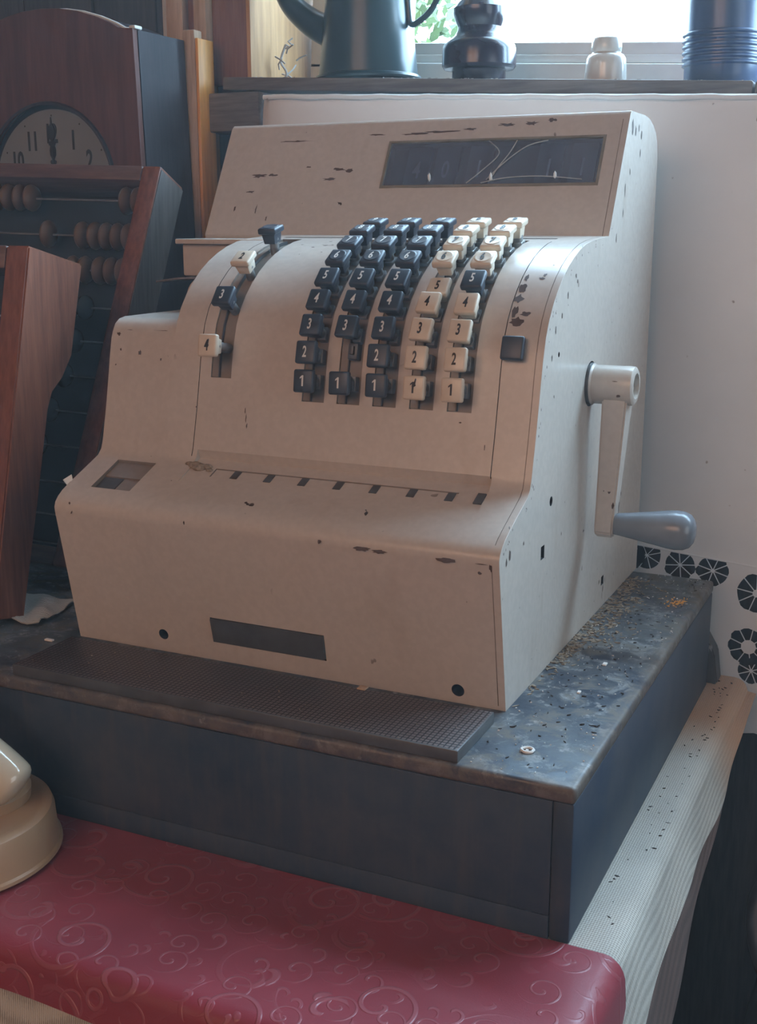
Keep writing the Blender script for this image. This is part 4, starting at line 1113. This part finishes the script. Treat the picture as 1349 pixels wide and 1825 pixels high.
# ------------------------------------------------------------------ second, smaller frame in front of it (stepped side)
fg = thing('small_abacus', 'reddish wooden abacus frame with a stepped side, cut by the left edge, nearest the camera', 'abacus', (-.08, -.03, 0))
LEAN2 = math.atan2(.082, .334)
F = abframe((-.0800, -.0262, .0120), LEAN2, math.radians(3))
H2 = .3540
side = [(0, 0), (0, H2), (.084, H2), (.0815, .262), (.0700, .238), (.0560, .222), (.0520, .205), (.0500, .120), (.0450, 0)]
def sidep(x0, x1):
    def f(b):
        prism(b, side, x0, x1); bmesh.ops.bevel(b, geom=[e for e in b.edges], offset=.0016, segments=2, affect='EDGES')
    return f
lp('side_panel', sidep(-.026, 0), M['wood_red'], fg)
lp('side_panel', sidep(-.30, -.274), M['wood_red'], fg)
lp('top_rail', lambda b: box(b, (-.2738, 0, H2 - .022), (-.0262, .074, H2), bev=.002), M['wood_redx'], fg)
lp('bottom_rail', lambda b: box(b, (-.2738, 0, 0), (-.0262, .044, .022), bev=.002), M['wood_redx'], fg)
lp('backing', lambda b: box(b, (-.2738, .036, .02), (-.0262, .040, H2 - .02)), M['abacus_back'], fg)
for z in (.05, .09, .13, .17, .21, .25, .29): lp('wire', lambda b: tube(b, [(-.275, .02, z), (-.025, .02, z)], .0010, 6), M['wire'], fg)
for z in (.05, .09, .13, .17, .21, .25, .29):
    for q in range(6): linkpart('bead', BD, fg, wmat(fg).inverted() @ F @ Matrix.Translation((-.14 - .0175 * q, .02, z)))

# a crumpled pale cloth lying on the box between abacus and frame, with a small iron bell
b = newbm(); rows = []
for j in range(15):
    row = []
    for i in range(19):
        x = -.175 + .125 * i / 18; y = .000 + .075 * j / 14
        row.append((x - .2 * y, y, .003 + .004 * (1 + math.sin(i * 1.1 + j * .5)) * (1 + .5 * math.sin(j * 1.3)) * .5))
    rows.append(row)
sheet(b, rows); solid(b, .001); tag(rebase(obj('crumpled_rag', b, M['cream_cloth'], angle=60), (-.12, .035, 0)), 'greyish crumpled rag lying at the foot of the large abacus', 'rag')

# ------------------------------------------------------------------ cream object at the lower left corner
t = thing('cream_stand', 'round cream bakelite stand on the red cloth at the left edge', 'stand', (.0180, -.1935, ZT + .0044))
z0 = ZT + .0044
b = newbm(); lathe(b, [(0, 0), (.0845, 0), (.0862, .0015), (.0858, .004), (.0838, .0055), (.0828, .010), (.0815, .030), (.0795, .0355), (.0745, .0375), (.0700, .0365), (.0660, .0352), (0, .0352)], (.0180, -.1935, z0), n=72); obj('base', b, M['cream_plastic'], t)
b = newbm(); lathe(b, [(0, .034), (.040, .034), (.041, .044), (.036, .052), (.028, .056), (0, .056)], (.026, -.168, z0), n=40); obj('collar', b, M['cream_plastic'], t)
b = newbm(); P = catmull([(-.090, -.205, .085), (-.045, -.198, .040), (-.005, -.190, .002), (.030, -.182, -.030), (.058, -.176, -.052), (.073, -.173, -.064)], 6)
n = len(P); rad = []
for i in range(n):
    u = i / (n - 1); rad.append(.011 + .011 * math.sin(min(1, u * 1.15) * PI * .62) if u < .88 else .0215 * math.sqrt(max(.03, 1 - ((u - .86) / .145) ** 2)))
tube(b, P, rad, 24); obj('curved_arm', b, M['cream_gloss'], t)

# ------------------------------------------------------------------ dark iron behind the box, bag under the table
t = thing('flat_iron', 'old dark flat iron standing behind the right end of the black box', 'iron', (.492, .458, ZT))
b = newbm(); prism(b, [(.478, ZT + .001), (.478, ZT + .050), (.488, ZT + .066), (.500, ZT + .056), (.512, ZT + .036), (.517, ZT + .001)], .4370, .4640, axis='Y')
bmesh.ops.bevel(b, geom=[e for e in b.edges], offset=.002, segments=2, affect='EDGES'); obj('iron_body', b, M['dkmetal'], t)
b = newbm(); tube(b, [(.5065, .4405, ZT + .018), (.5055, .4400, ZT + .045)], .0032, 8); obj('iron_clip', b, M['steel'], t)
t = thing('leather_bag', 'dark leather bag with looped strap in the shadow right of the table', 'bag', (.80, .25, ZF))
b = newbm(); box(b, (.590, .02, ZF + .001), (.98, .44, -.37), bev=.05, seg=4); obj('bag_body', b, M['leather'], t, 60)
b = newbm(); tube(b, catmull([(.66, .20, -.38), (.610, .26, -.345), (.592, .29, -.30), (.610, .31, -.262), (.68, .32, -.235), (.78, .32, -.27), (.84, .30, -.38)]), .010, 12); obj('strap', b, M['leather'], t, 60)
